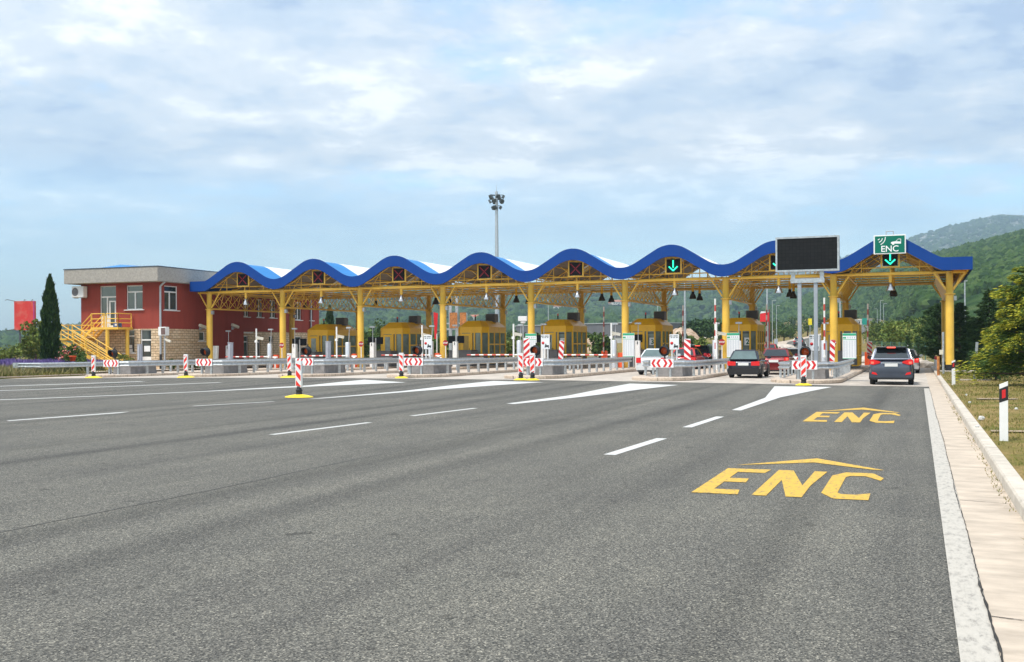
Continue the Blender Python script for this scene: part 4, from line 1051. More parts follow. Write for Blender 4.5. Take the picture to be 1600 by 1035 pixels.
wall('stone_wall', STONE, fo, fu, fn, BX1-BX0, 0, 3.18, [lo_win, lo_door]); wall('red_wall', REDWALL, fo, fu, fn, BX1-BX0, 3.18, 6.75, [up_door, up_win])
fd = window(fo, fu, fn, up_door, 'door', split=.42, top=.26); window(fo, fu, fn, up_win, top=.27); window(fo, fu, fn, lo_win, split=0, top=.27); window(fo, fu, fn, lo_door, 'door', split=0, top=.27, sill=False)
xo = BX0+up_door[1]-.08; b = MB(); M = Matrix.Rotation(R(28), 3, 'Z')
for c_, d_ in (((-.40, 0, 1.0), (.09, .05, 2.02)), ((-.005, 0, 1.0), (.09, .05, 2.02)), ((-.2, 0, 1.97), (.32, .05, .09)), ((-.2, 0, .08), (.32, .05, .18))): b.box(tuple(M@Vector(c_)+Vector((xo, BY+.03, 3.3))), d_, M=M)
lf = b.build('open_leaf', WHITE, fd); b = MB(); b.box(tuple(M@Vector((-.2, 0, 1.0))+Vector((xo, BY+.03, 3.3))), (.33, .012, 1.8), M=M); b.build('pane', GLASS, lf)
b = MB(); zc_ = (lo_door[3]-.25)*.5
for (xa, za, w_, h_) in ((lo_door[0]+.25, 1.5, .55, .42), (lo_win[0]+.3, 1.2, .3, .5), (lo_win[0]+.15, 1.75, .42, .25)): b.bb(BX0+xa, BX0+xa+w_, BY+.12, BY+.125, za, za+h_)
b.build('notice', WSIGN, bd)
def rx_(px): return onX(px, 500, BX1)[0]-BY
def rz_(px, py): return onX(px, py, BX1)[1]
ro, ru, rn = (BX1, BY), (0, 1), (1, 0)
rw = (rx_(257), rx_(278), rz_(267, 485), rz_(267, 447)); rs = (rx_(311), rx_(320.5), rz_(316, 533), rz_(316, 518.5))
JY = 10.1-.0                                                  # the wall steps back at BY+10.1
wall('stone_wall', STONE, ro, ru, rn, 6.0, 0, 3.18, [rs]); wall('red_wall', REDWALL, ro, ru, rn, 6.0, 3.18, 6.75, [rw])
window(ro, ru, rn, rw, top=.25, split=.45); window(ro, ru, rn, rs, split=0, top=0)
b = MB(); b.bb(BX1-1.6, BX1+.14, BY+6.0, BY+10.1, 0, 6.75); b.build('red_wall', REDWALL, bd)
X2 = BX1-.85; ro2 = (X2, BY+10.1); L2 = BYE-BY-10.1
def r2(px): return onX(px, 500, X2)[0]-BY-10.1
lows = [(r2(399), r2(407), .95, 2.75), (r2(420), r2(427), .95, 2.75), (r2(460), r2(471), .85, 2.75)]; door2 = (.12, r2(388), .2, 2.75)
ups = [(r2(379)+.1, r2(389), 4.35, 5.9), (r2(401), r2(410), 4.35, 5.9), (r2(421), r2(431), 4.35, 5.9), (r2(461), r2(471), 4.25, 5.9), (r2(484), r2(489), 4.25, 5.9)]
ups = [(a+.05, max(c, a+.5), z0, z1) for a, c, z0, z1 in ups]
wall('stone_wall', STONE, ro2, ru, rn, L2, 0, 3.1, lows+[door2]); wall('red_wall', REDWALL, ro2, ru, rn, L2, 3.1, 6.75, ups)
for h in lows[:2]: window(ro2, ru, rn, h, split=0, top=.3)
window(ro2, ru, rn, lows[2], split=.5, top=.3); window(ro2, ru, rn, door2, 'door', split=0, top=.2, sill=False)
for h in ups: window(ro2, ru, rn, h, split=.5, top=0)
b = MB(); b.bb(X2, X2+.7, BY+10.15, BY+11.8, 2.95, 3.03); b.build('door_canopy', WHITE, bd)
b = MB(); b.sheet([(BX0, BY, 0), (BX0, BYE, 0), (BX0, BYE, 6.75), (BX0, BY, 6.75)]); b.sheet([(BX0, BYE, 0), (X2, BYE, 0), (X2, BYE, 6.75), (BX0, BYE, 6.75)])
b.sheet([(BX0, BY, 6.7), (BX1, BY, 6.7), (BX1, BYE, 6.7), (BX0, BYE, 6.7)]); b.build('rear_wall', REDWALL, bd, recalc=False)
b = MB(); b.bb(BX0-.75, BX1+.55, BY-.95, BYE+.5, 6.62, 7.68); o = b.build('eave', CFASC, bd, bevel=.02)
b = MB(); b.bb(BX0-.78, BX1+.58, BY-.98, BYE+.53, 7.68, 7.74); b.build('roof_edge', ROOFDK, bd)
b = MB()
cx, cyy, hx, hy = -57.6, 68.0, 2.6, 3.6
b.add([(cx-hx, cyy-hy, 7.74), (cx+hx, cyy-hy, 7.74), (cx+hx, cyy+hy, 7.74), (cx-hx, cyy+hy, 7.74), (cx-.2, cyy-2.0, 8.25), (cx+.6, cyy+2.0, 8.25)], [(0, 1, 4), (1, 2, 5, 4), (2, 3, 5), (3, 0, 4, 5)]); b.build('roof', BLUEL, bd)
b = MB(); b.tube([(BX1+.5, BY-.12, 6.6), (BX1+.1, BY-.12, 6.3), (BX1+.1, BY-.12, 1.3)], .075, 8); b.build('downpipe', GREYM, bd)
b = MB(); b.bar((BX1+.1, BY-.12, 1.3), (BX1+.1, BY-.12, .1), .09, 8); b.build('drain_boot', BLACK, bd)
b = MB(); b.bar((X2+.1, BYE-1.6, 6.6), (X2+.1, BYE-1.6, .2), .075, 8); b.build('downpipe', GREYM, bd)
t = thing('air_conditioner', 'white air conditioner unit with round fan under the concrete eave', 'air conditioner', (BX0+.15, BY-.32, 5.55))
b = MB(); b.box((0, 0, .48), (1.15, .42, .84)); b.build('casing', WHITE, t, bevel=.03)
b = MB(); b.lathe((-.22, -.215, .48), [(0, -.012), (.08, -.012), (.10, -.004), (.27, -.004), (.29, -.015), (.31, -.002)], 20, axis='y'); b.build('fan', DGREY, t)
for sx in (-.4, .4):
    b = MB(); b.box((sx, .06, .03), (.05, .5, .05)); b.build('bracket', GREYM, t)
def wallcam(y, z, label):
    t = thing('security_camera', label, 'camera', (BX1+.16, y, z), 0, 'cameras on the red wall')
    b = MB(); M = Matrix.Rotation(R(-14), 3, 'X'); b.box((.45, -.15, .1), (.22, .85, .20), M=M); b.build('camera', bpy.data.materials['camera_housing'], t, bevel=.02)
    b = MB(); b.bar((-.02, .1, -.06), (.45, .05, -.02), .05, 6); b.box((0, .1, -.06), (.05, .25, .25)); b.build('bracket', GREYM, t)
wallcam(onX(309, 510, BX1)[0], 3.3, 'boxy security camera on the red wall left of the first yellow column'); wallcam(onX(364, 512, BX1+.14)[0]-.2, 3.4, 'boxy security camera on the red wall right of the first yellow column')
# floodlight box and camera on a pole before the building
t = thing('equipment_pole', 'grey pole with a box unit and small camera before the stone wall', 'pole', (-50.25, 61.8, .2))
b = MB(); b.bar((0, 0, 0), (0, 0, 2.6), .06, 10); b.build('pole', GREYM, t)
b = MB(); b.box((0, -.1, 2.75), (.68, .4, .62)); b.build('unit', WHITE, t, bevel=.03)
b = MB(); b.box((.12, -.31, 2.75), (.36, .02, .48)); b.build('grille', mat('brown_grille', (.16, .10, .09), .6), t)
b = MB(); b.box((.38, -.12, 2.1), (.5, .14, .14), M=Matrix.Rotation(R(22), 3, 'Y')); b.build('camera', bpy.data.materials['camera_housing'], t)
# yellow steel stair
st = thing('steel_stair', 'yellow steel stair with railings up to the first floor door', 'stair', (0, 0, 0))
lx0, lx1, ly0, ly1, lz = -57.0, -54.5, 61.9, BY-.03, 3.3
b = MB(); b.bb(lx0, lx1, ly0, ly1, lz-.16, lz); b.build('landing', YEL, st)
for x, y in ((-55.6, ly0+.15), (-54.75, ly1-.3)):
    b = MB(); b.bar((x, y, 0), (x, y, lz-.16), .14, 10); b.build('post', YEL, st)
px0, px1, py0, py1, pz = -59.2, -57.95, 60.5, BY-.15, 2.5
b = MB(); b.bb(px0, px1, py0, py1, pz-.14, pz); b.build('landing', YEL, st)
for y in (py0+.2, py1-.2):
    b = MB(); b.bar((px0+.25, y, 0), (px0+.25, y, pz-.14), .11, 8); b.build('post', YEL, st)
def flight(xa, za, xb, zb, y0, y1, n):
    b = MB()
    for y in (y0, y1): b.poly([(xa, y-.03, za-.26), (xb, y-.03, zb-.26), (xb, y-.03, zb), (xa, y-.03, za)], (0, .06, 0))
    b.build('stringer', YEL, st)
    for i in range(n):
        f_ = (i+.5)/n; b = MB(); b.box((xa+(xb-xa)*f_, (y0+y1)/2, za+(zb-za)*f_-.06), (.27, y1-y0-.08, .04)); b.build('tread', YEL, st)
flight(px1, pz, lx0, lz, 62.0, 63.2, 5)
flight(px1-.6, pz, -53.9, .2, 60.6, 61.7, 12)
def railing(pts, hs=(1.0, .62, .32)):
    b = MB()
    for h in hs: b.tube([(x, y, z+h) for x, y, z in pts], .035, 6)
    for (x, y, z), (x2, y2, z2) in zip(pts, pts[1:]):
        L_ = math.dist((x, y), (x2, y2)); n = max(1, round(L_/1.3))
        for i in range(n+1): f_ = i/n; b.bar((x+(x2-x)*f_, y+(y2-y)*f_, z+(z2-z)*f_-.1), (x+(x2-x)*f_, y+(y2-y)*f_, z+(z2-z)*f_+1.0), .04, 6)
    b.build('railing', YEL, st)
railing([(lx0, ly0+.05, lz), (-55.75, ly0+.05, lz)]); railing([(-55.6, ly0+.05, lz), (lx1-.05, ly0+.05, lz), (lx1-.05, ly1-.1, lz)])
railing([(px1, 62.0, pz), (lx0, 62.0, lz)]); railing([(px1, 63.2, pz), (lx0, 63.2, lz)])
railing([(px1-.6, 60.6, pz), (-53.9, 60.6, .2)]); railing([(px1-.6, 61.7, pz), (-53.9, 61.7, .2)])
railing([(px0+.05, 60.6, pz), (px0+.05, py1-.1, pz), (px1, py1-.1, pz)])
b = MB(); b.box((-55.15, 62.6, 3.46), (.5, .35, .34)); b.box((-55.15, 62.42, 3.48), (.2, .01, .16), 1); tag(b.build('storage_box', [mat('box_blue', (.04, .12, .35), .5), WHITE], bevel=.01), 'small blue box standing on the yellow stair landing', 'box')
for i, px in enumerate((258, 270.5)):
    x, y = -50.35+i*.95, 58.6
    b = MB(); b.box((x, y, .22+.28), (.80, .45, .22)); b.box((x, y, .62+.08), (.62, .30, .22), taper=.7); b.box((x-.25, y, .25), (.2, .48, .16)); b.box((x+.25, y, .25), (.2, .48, .16))
    tag(b.build('road_barrier', ORANGE, bevel=.04), ['left', 'right'][i]+' one of two low orange plastic barriers behind the guardrail', 'barrier', 'orange plastic barriers')

# ------------------------------------------------------------------ cars (rear at y=0, front towards +y)
def paint(name, c, metal=.3): return mat(name, c, .28, metal, var=.05, scale=3, coat=.8)
CGL = mat('car_glass', (.02, .028, .032), .04, var=.3, scale=1, spec=.9)
CGL2 = mat('car_glass_pale', (.10, .15, .15), .05, var=.3, scale=1, spec=.9)
PLATE = mat('blank_plate', (.72, .72, .70), .5, var=.05)
CHROME = mat('chrome_trim', (.55, .56, .57), .2, .9, var=.05)
def car(name, label, cat, x, y, body, L=4.2, W=1.75, H=1.45, zb=.95, kind='hatch', glass=None, brake=False, rz=0, z=0.006, dark_bumper=False, facing=1, group=None):
    t = thing(name, label, cat, (x, y, z), rz, group)
    glass = glass or CGL; w = W/2; gc = .20 if kind != 'suv' else .26
    rr = {'hatch': .10, 'suv': .08, 'sedan': .12}[kind]
    # lower body: loft of rounded sections along the length
    sec = [(0.0, gc+.22, zb-.22, w-.14), (.07, gc+.10, zb-.05, w-.07), (.35, gc, zb, w-.01), (L*.5, gc-.02, zb+.0, w), (L-1.1, gc, zb-.03, w-.01), (L-.45, gc+.02, zb-.14, w-.06), (L-.1, gc+.08, zb-.24, w-.16), (L, gc+.2, zb-.36, w-.26)]
    b = MB(); vs = []; ring = []
    for (yy, z0, z1, hw_) in sec:
        pr = [(-.80*hw_, z0), (-.95*hw_, z0+.06), (-hw_, z0+.42*(z1-z0)), (-hw_*.985, z1-.16), (-hw_*.93, z1-.03), (-hw_*.8, z1)]
        pr = pr+[(-a, c) for a, c in reversed(pr)]; ring.append(len(pr)); vs += [(a, yy, c) for a, c in pr]
    n = ring[0]; fs = []
    for i in range(len(sec)-1):
        for j in range(n): fs.append((i*n+j, i*n+(j+1) % n, (i+1)*n+(j+1) % n, (i+1)*n+j))
    fs += [tuple(range(n)), tuple(range((len(sec)-1)*n, len(sec)*n))[::-1]]
    b.add(vs, fs, 0, True); bo = b.build('body', body, t)
    m = bo.modifiers.new('round', 'SUBSURF'); m.levels = 1; m.render_levels = 2
    # cabin
    if kind == 'hatch': p = (.05, .62, L-1.95, L-1.15)
    elif kind == 'suv': p = (.06, .42, L-2.0, L-1.2)
    else: p = (.62, 1.22, L-2.15, L-1.25)
    wb_, wr = w-.07, w-.26; zr = H; zl = zb-.04
    def cab(dy=0, dz=0):
        return [(-wb_, p[0], zl), (wb_, p[0], zl), (wb_, p[3], zl), (-wb_, p[3], zl), (-wr, p[1], zr), (wr, p[1], zr), (wr, p[2], zr), (-wr, p[2], zr)]
    C = [Vector(q) for q in cab()]
    b = MB(); b.add(C, [(3, 2, 1, 0), (4, 5, 6, 7), (0, 1, 5, 4), (1, 2, 6, 5), (2, 3, 7, 6), (3, 0, 4, 7)], 0)
    cb = b.build('cabin', body, t, bevel=.07)
    def pane(nm, q, mu, mv0, mv1, split=None):
        A = [C[i] for i in q]; nn = (A[1]-A[0]).cross(A[3]-A[0]).normalized(); ctr = sum(C, Vector())/8
        if nn.dot(A[0]-ctr) < 0: nn = -nn
        f_ = lambda u, v: (A[0].lerp(A[1], u)).lerp(A[3].lerp(A[2], u), v)+nn*.006
        for (u0, u1) in (split or [(mu, 1-mu)]):
            g = MB(); g.poly([f_(u0, mv0), f_(u1, mv0), f_(u1-.03, mv1), f_(u0+.03, mv1)], nn*.008); g.build(nm, glass, t)
    pane('rear_window', (0, 1, 5, 4), .06, .20 if kind == 'suv' else .12, .86)
    pane('windscreen', (3, 2, 6, 7), .05, .1, .92)
    sp = [(.07, .47), (.52, .93)] if kind != 'suv' else [(.05, .25), (.29, .58), (.62, .93)]
    pane('side_window', (1, 2, 6, 5), 0, .16, .86, sp); pane('side_window', (0, 3, 7, 4), 0, .16, .86, sp)
    # wheels
    wr_ = .31 if kind != 'suv' else .36
    for sx in (-1, 1):
        for yy in (.82, L-.88):
            g = MB(); xw = sx*(w-.13); g.lathe((xw, yy, wr_), [(0, -.11), (wr_*.6, -.11), (wr_-.03, -.11), (wr_, -.07), (wr_, .07), (wr_-.03, .11), (wr_*.6, .11), (0, .11)], 20, axis='x'); tw = g.build('wheel', RUBBER, t)
            g = MB(); g.lathe((xw+sx*.112, yy, wr_), [(0, .012*sx), (.08, .012*sx), (wr_*.6, .0)], 14, axis='x'); g.build('rim', CHROME, tw)
            g = MB(); nn_ = 14
            arc = [(sx*(w+.004), yy+(wr_+.06)*math.cos(math.pi*i/nn_), wr_+(wr_+.06)*math.sin(math.pi*i/nn_)) for i in range(nn_+1)]
            arc += [(sx*(w+.004), yy-(wr_+.06), gc-.02), (sx*(w+.004), yy+(wr_+.06), gc-.02)]
            g.poly(arc, (-sx*.12, 0, 0)); g.build('wheel_arch', BLACK, t)
    # bumper, lamps, plate
    g = MB(); g.poly([(-w+.05, -.03, gc+.03), (w-.05, -.03, gc+.03), (w-.02, -.05, gc+.28), (-w+.02, -.05, gc+.28)], (0, .4, 0)); g.build('bumper', BLACK if dark_bumper else body, t, bevel=.04)
    g = MB(); g.bb(-w+.12, w-.12, -.02, .3, gc-.02, gc+.06); g.build('bumper_skirt', BLACK, t)
    zlm = zb-.20
    for sx in (-1, 1):
        g = MB()
        if kind == 'suv': q = [(sx*(w-.02), zlm+.02), (sx*(w-.04), zlm+.20), (sx*(w-.16), zlm+.23), (sx*(w-.48), zlm+.12), (sx*(w-.46), zlm+.06), (sx*(w-.2), zlm-.02)]
        elif kind == 'hatch': q = [(sx*(w-.05), zlm-.10), (sx*(w-.05), zlm+.13), (sx*(w-.46), zlm+.10), (sx*(w-.46), zlm-.10)]
        else: q = [(sx*(w-.05), zlm-.12), (sx*(w-.06), zlm+.16), (sx*(w-.30), zlm+.16), (sx*(w-.32), zlm-.12)]
        g.poly([(a, -.015, c) for a, c in q], (0, .25, 0)); tl = g.build('tail_light', TLIGHT, t, bevel=.012)
        if brake:
            g = MB(); g.box((sx*(w-.15), -.018, zlm+.08), (.12, .02, .09)); g.build('lit_lamp', TLON, tl)
        if kind == 'suv':
            g = MB(); g.poly([(sx*(w-.12), -.06, gc+.22), (sx*(w-.36), -.06, gc+.17), (sx*(w-.30), -.06, gc+.27), (sx*(w-.14), -.06, gc+.31)], (0, .05, 0)); g.build('reflector', TLIGHT, t)
        g = MB(); g.box((sx*(w+.08), p[3]-.25, zb+.08), (.20, .10, .15)); g.build('wing_mirror', BLACK if kind == 'suv' else body, t, bevel=.03)
    g = MB(); g.box((0, -.035, zlm-.02 if kind != 'sedan' else zlm-.04), (.52, .02, .13)); g.build('number_plate', PLATE, t)
    if kind == 'suv':
        for sx in (-1, 1):
            g = MB(); g.bar((sx*(wr+.01), p[1]+.05, zr+.035), (sx*(wr+.01), p[2]-.05, zr+.035), .022, 6); g.build('roof_rail', CHROME, t)
        g = MB(); g.box((0, p[1]-.13, zr-.03), (2*wr-.06, .36, .045)); g.build('spoiler', BLACK, t, bevel=.015)
        g = MB(); g.box((0, p[1]-.315, zr-.035), (.34, .02, .045)); g.build('brake_light', TLON, t)
        g = MB(); g.bar((.02, p[0]+.14, zb+.16), (.42, p[0]+.11, zb+.12), .022, 5); g.build('wiper', BLACK, t)
        g = MB(); g.box((0, -.03, zlm+.07), (.70, .03, .035)); g.build('trim', CHROME, t)
        g = MB(); g.bar((0, p[1]+.2, zr), (0, p[1]+.05, zr+.22), .008, 5); g.build('aerial', BLACK, t)
    return t
car('parked_suv', 'grey compact suv with lit brake lights in the rightmost toll lane', 'car', -1.06, 47.9, paint('suv_grey', (.085, .10, .135), .5), 4.4, 1.82, 1.64, 1.08, 'suv', brake=True)
car('hatchback_car', 'dark blue older hatchback entering the lane left of the message board', 'car', -8.15, 53.6, paint('dark_blue_paint', (.012, .014, .028)), 4.1, 1.68, 1.42, .92, 'hatch', CGL2, dark_bumper=True)
car('sedan_car', 'dark red sedan with lit brake lights ahead of the dark hatchback', 'car', -7.5, 60.3, paint('dark_red_paint', (.20, .012, .016)), 4.2, 1.74, 1.46, 1.0, 'sedan', brake=True)
car('hatchback_car', 'white hatchback ahead of the dark red sedan', 'car', -7.45, 68, paint('white_paint_car', (.72, .73, .74), 0), 4.0, 1.7, 1.46, .98, 'hatch')
car('sedan_car', 'white sedan partly hidden by the guardrail in the lane left of booth 2', 'car', -13.55, 56.4, paint('pearl_white', (.66, .67, .68), .1), 4.4, 1.72, 1.43, .98, 'sedan', CGL2)
car('hatchback_car', 'bright red car ahead of the white sedan', 'car', -13.5, 64.5, paint('bright_red_paint', (.55, .02, .03)), 3.9, 1.7, 1.45, .95, 'hatch')
car('parked_suv', 'dark estate car with silver roof behind the wide striped hazard board', 'car', -13.95, 71.5, paint('dark_estate_paint', (.035, .045, .07)), 4.6, 1.82, 1.6, 1.02, 'suv')
car('sedan_car', 'silver car leaving the plaza ahead of the grey suv', 'car', -.75, 67.2, paint('silver_paint', (.42, .43, .44), .6), 4.2, 1.72, 1.45, .96, 'sedan', brake=True)
car('hatchback_car', 'red car driving away on the road beyond the plaza', 'car', -16.8, 131, paint('red_paint_far', (.45, .02, .03)), 4.0, 1.72, 1.5, .95, 'hatch', z=hgt(-16.8, 131)+.15)
car('parked_suv', 'dark car driving away far up the road', 'car', -21.0, 205, paint('dark_far', (.05, .065, .08)), 4.3, 1.8, 1.6, 1.0, 'suv', z=hgt(-21, 205)+.15)
car('hatchback_car', 'pale blue car parked behind the lavender beside the cypress', 'car', -63.3, 68.5, paint('pale_blue_paint', (.50, .58, .70), .1), 3.9, 1.7, 1.5, .95, 'hatch', CGL2, rz=R(80), z=.13)

# ------------------------------------------------------------------ right verge
def reflector(x, y, label, h=1.0):
    t = thing('reflector_post', label, 'marker post', (x, y, .12), 0, 'white reflector posts on the verge')
    b = MB(); b.poly([(-.065, 0, 0), (.065, 0, 0), (.065, 0, h-.0), (-.065, 0, h-.055)], (0, .05, 0)); b.build('post', WHITE, t)
    b = MB(); b.poly([(-.067, -.003, h-.36), (.067, -.003, h-.31), (.067, -.003, h-.07), (-.067, -.003, h-.13)], (0, .056, 0)); bb2 = b.build('black_band', BLACK, t)
    b = MB(); b.poly([(-.028, -.008, h-.29), (.028, -.008, h-.27), (.028, -.008, h-.13), (-.028, -.008, h-.15)], (0, .005, 0)); b.build('reflector', RED, bb2)
reflector(1.34, 19.5, 'white roadside post with black band and red reflector, nearest the camera')
reflector(1.32, 45.5, 'white roadside post with red reflector standing before the right yellow column')
t = thing('steel_post', 'grey bare steel post leaning on the grass right of the last yellow column', 'post', (2.35, 51.5, .1))
b = MB(); b.box((.06, 0, .85), (.11, .07, 1.75), M=Matrix.Rotation(R(4), 3, 'Y')); b.build('post', GALV, t); b = MB(); b.box((0, 0, .03), (1.3, .5, .06)); b.build('footing', CONC, t)
t = thing('steel_post', 'thin grey post with a box standing left of the last yellow column', 'post', (1.30, 62.5, .1))
b = MB(); b.bar((0, 0, 0), (0, 0, 2.3), .06, 8); b.build('post', GALV, t); b = MB(); b.box((-.1, -.05, 1.2), (.2, .2, .26)); b.build('box', mat('cream_box', (.6, .56, .44), .6), t)
t = thing('short_post', 'short rusty brown post at the kerb beyond the reflector', 'post', (.98, 58.5, .12)); b = MB(); b.bar((0, 0, 0), (0, 0, 1.0), .07, 8); b.build('post', RUST, t)
for i, (x, y) in enumerate(((.72, 72), (.70, 75.5))):
    t = thing('kerb_bollard', ['near', 'far'][i]+' small white bollard with red top beyond the grey suv', 'bollard', (x+.4, y, .12), 0, 'small white bollards'); b = MB(); b.lathe((0, 0, 0), [(.09, 0), (.08, .6), (0, .64)], 10); b.build('body', WHITE, t); b = MB(); b.lathe((0, 0, .64), [(.083, 0), (.07, .16), (0, .18)], 10); b.build('cap', RED, t)
flat('concrete_slab', [[(1.25, 21.2), (3.6, 21.5), (3.6, 21.75), (1.25, 21.55)], [(1.6, 33.5), (2.7, 33.6), (2.7, 34.2), (1.6, 34.1)]], mat('bare_earth', (.30, .23, .155), .95, var=.3, scale=6), .15)
b = MB(); b.box((2.6, 66.9, .12), (2.8, 1.6, .16)); b.build('concrete_pad', CONC, kind='structure')
PAPER = mat('paper_litter', (.62, .62, .6), .8, var=.2, scale=20)
for i, (px, py) in enumerate(((1533, 656), (1527, 668), (1510, 618), (1588, 640), (1515, 630))):
    x, y = gnd(px, py, .14); b = MB(); r_ = .05+.03*(i == 0)
    vs = [(r_*rng.uniform(.6, 1.3)*math.cos(a)*math.cos(e), r_*rng.uniform(.6, 1.3)*math.sin(a)*math.cos(e), r_*.7*math.sin(e)+r_*.5) for e in (-.6, .3, 1.0) for a in (0, 1.25, 2.5, 3.8, 5)]
    b.add(vs, [(j*5+k, j*5+(k+1) % 5, (j+1)*5+(k+1) % 5, (j+1)*5+k) for j in range(2) for k in range(5)]+[tuple(range(5))[::-1], (10, 11, 12, 13, 14)])
    o = b.build('litter', PAPER, loc=(x, y, .13)); tag(o, ['largest crumpled white litter on the verge near the roadside post', 'crumpled white litter just below the largest piece on the verge', 'crumpled white litter at the far kerb side of the verge', 'crumpled white litter on the verge below the golden conifer', 'crumpled white litter on the verge beyond the largest piece'][i], 'litter', 'litter on the dry grass')
# grass blades on the verge
def blades(name, n, area, hmin, hmax, m, tip=None, zf=None, wd=.006, dens=None):
    x = nr_.uniform(area[0], area[1], n); u = nr_.uniform(0, 1, n); y = area[2]+(area[3]-area[2])*u**1.5
    if dens is not None:
        k = vnoise(x+9, y, dens)+.5*vnoise(x, y+4, dens*.3) > nr_.uniform(.2, 1.1, n); x, y = x[k], y[k]
    n = len(x); h = nr_.uniform(hmin, hmax, n); a = nr_.uniform(0, 6.283, n); s = wd*(1+np.maximum(0, y-15)/25)
    z = np.full(n, .13) if zf is None else zf(x, y); lx, ly = nr_.normal(size=n)*h*.45, nr_.normal(size=n)*h*.45
    V = np.stack([np.stack([x-np.cos(a)*s, y-np.sin(a)*s, z], 1), np.stack([x+np.cos(a)*s, y+np.sin(a)*s, z], 1), np.stack([x+lx, y+ly, z+h], 1)], 1).reshape(-1, 3)
    mi = None if tip is None else (nr_.random(n) < tip).astype(int)
    return npmesh(name, V, np.arange(3*n).reshape(n, 3), m, mi, kind='stuff')
GRS = mat('grass_blades', (.1, .1, .03), .9, spec=.1, island=[(.07, .10, .018), (.16, .15, .04), (.30, .23, .09), (.20, .19, .05), (.11, .14, .025)])
blades('grass', 70000, (1.18, 10, 9, 75), .02, .085, GRS, dens=1.6)
blades('weeds', 700, (.84, .97, 7, 40), .012, .045, GRS, zf=lambda x, y: np.full(len(x), .01), dens=2.2)
blades('tall_dry_grass', 16000, (3, 26, 72, 150), .3, .8, mat('straw_blades', (.3, .24, .1), .9, spec=.1, island=[(.14, .14, .04), (.30, .23, .09), (.40, .31, .13)]), zf=lambda x, y: np.array([hgt(a, c)+.1 for a, c in zip(x, y)]), wd=.03, dens=6)

# conifers with drooping sprays
def conifer(name, label, loc, H, Rr, nbr, mats, leaf, group=None, z0=.05, droop=.25, lift=.15, asym=None, shape=1.0, dens=26, tipmix=.5):
    t = thing(name, label, 'tree', loc, 0, group)
    b = MB(); b.bar((0, 0, -.1), (0, 0, H*.95), max(.07, H*.024), 8, r2=.015); Cs, Ax, Sz, Mi = [], [], [], []
    for i in range(nbr):
        f_ = (i+.5)/nbr; f_ = f_**.85; h = z0*H+(H*.97-z0*H)*f_; az = i*2.39996+rng.uniform(-.4, .4)
        L = Rr*((1-f_)**shape*.92+.08)*rng.uniform(.62, 1.15)
        if asym: L *= 1+asym*math.cos(az)
        el = lift+rng.uniform(-.12, .18)+.5*f_
        d = np.array([math.cos(az), math.sin(az), 0]); sd_ = np.array([-d[1], d[0], 0])
        tip = np.array((0, 0, h))+d*L+np.array((0, 0, L*(math.sin(el)-droop)))
        if i % 2 == 0: b.bar((0, 0, h), tuple(tip*.8+np.array((0, 0, h))*.2), max(.012, L*.02), 5, r2=.006, cap=False)
        n = int(dens*(L/Rr*1.1+.15))
        s = nr_.uniform(.12, 1.0, n)**.75
        lat = nr_.normal(size=n)*.14*L*(1.05-s*.78)
        p = np.array((0, 0, h))+d*(L*s)[:, None]+sd_*lat[:, None]; p[:, 2] += L*(math.sin(el)*s-droop*s**2.2)+nr_.normal(size=n)*.05*L-.10*L*np.abs(lat)/(.17*L+1e-6)*.5
        ax = d*1.0+sd_*(np.sign(lat)*nr_.uniform(.2, .9, n))[:, None]+nr_.normal(size=(n, 3))*.25; ax[:, 2] -= .12
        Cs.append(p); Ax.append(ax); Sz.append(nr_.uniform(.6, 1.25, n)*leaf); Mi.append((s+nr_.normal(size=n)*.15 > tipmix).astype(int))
    C = np.concatenate(Cs); A = np.concatenate(Ax); A /= np.linalg.norm(A, axis=1)[:, None]; Z = np.concatenate(Sz)[:, None]
    C[:, 2] = np.maximum(C[:, 2], .06)
    B_ = np.cross(A, nr_.normal(size=A.shape)); B_ /= np.linalg.norm(B_, axis=1)[:, None]+1e-9
    V = np.stack([C-A*Z, C+B_*Z*.2, C+A*Z*1.3, C-B_*Z*.2], 1).reshape(-1, 3)
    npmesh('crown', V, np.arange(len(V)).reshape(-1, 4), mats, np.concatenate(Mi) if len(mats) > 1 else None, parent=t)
    b.build('trunk', BARK, t); return t
x, y = atD(1622, 40)
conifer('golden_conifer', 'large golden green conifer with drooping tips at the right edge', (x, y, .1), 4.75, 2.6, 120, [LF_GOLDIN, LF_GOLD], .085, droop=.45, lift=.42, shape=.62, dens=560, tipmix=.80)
x, y = atD(1546, 66); conifer('dark_conifer', 'tall dark spire conifer behind the golden conifer', (x, y, .1), 5.1, 2.3, 110, [LF_DK], .13, 'dark conifers beyond the last column', droop=.12, lift=.1, dens=150)
x, y = atD(1500, 74); conifer('dark_conifer', 'dark conifer directly right of the last yellow column', (x, y, .1), 4.6, 2.3, 100, [LF_DK], .14, 'dark conifers beyond the last column', droop=.1, dens=150)
x, y = atD(1468, 84); conifer('dark_conifer', 'broad dark conifer left of the last yellow column', (x, y, .1), 4.9, 2.2, 110, [LF_DK], .14, 'dark conifers beyond the last column', droop=.05, lift=.35, dens=160, shape=.7)
x, y = atD(1524, 80); conifer('dark_conifer', 'lower dark conifer between the two taller ones', (x, y, .1), 3.5, 2.3, 90, [LF_DK], .14, 'dark conifers beyond the last column', droop=.1, dens=150)
x, y = atD(1556, 47); bush('dark_shrub', 'dark green shrub at the left foot of the golden conifer', 'shrub', (x, y, 1.0), (1.15, 1.1, .95), 5200, .06, LF_DK, clumps=24)
x, y = atD(1590, 56); conifer('dark_conifer', 'dark conifer half hidden behind the golden conifer', (x, y, .1), 3.9, 2.2, 90, [LF_DK], .13, 'dark conifers beyond the last column', droop=.1, dens=130)
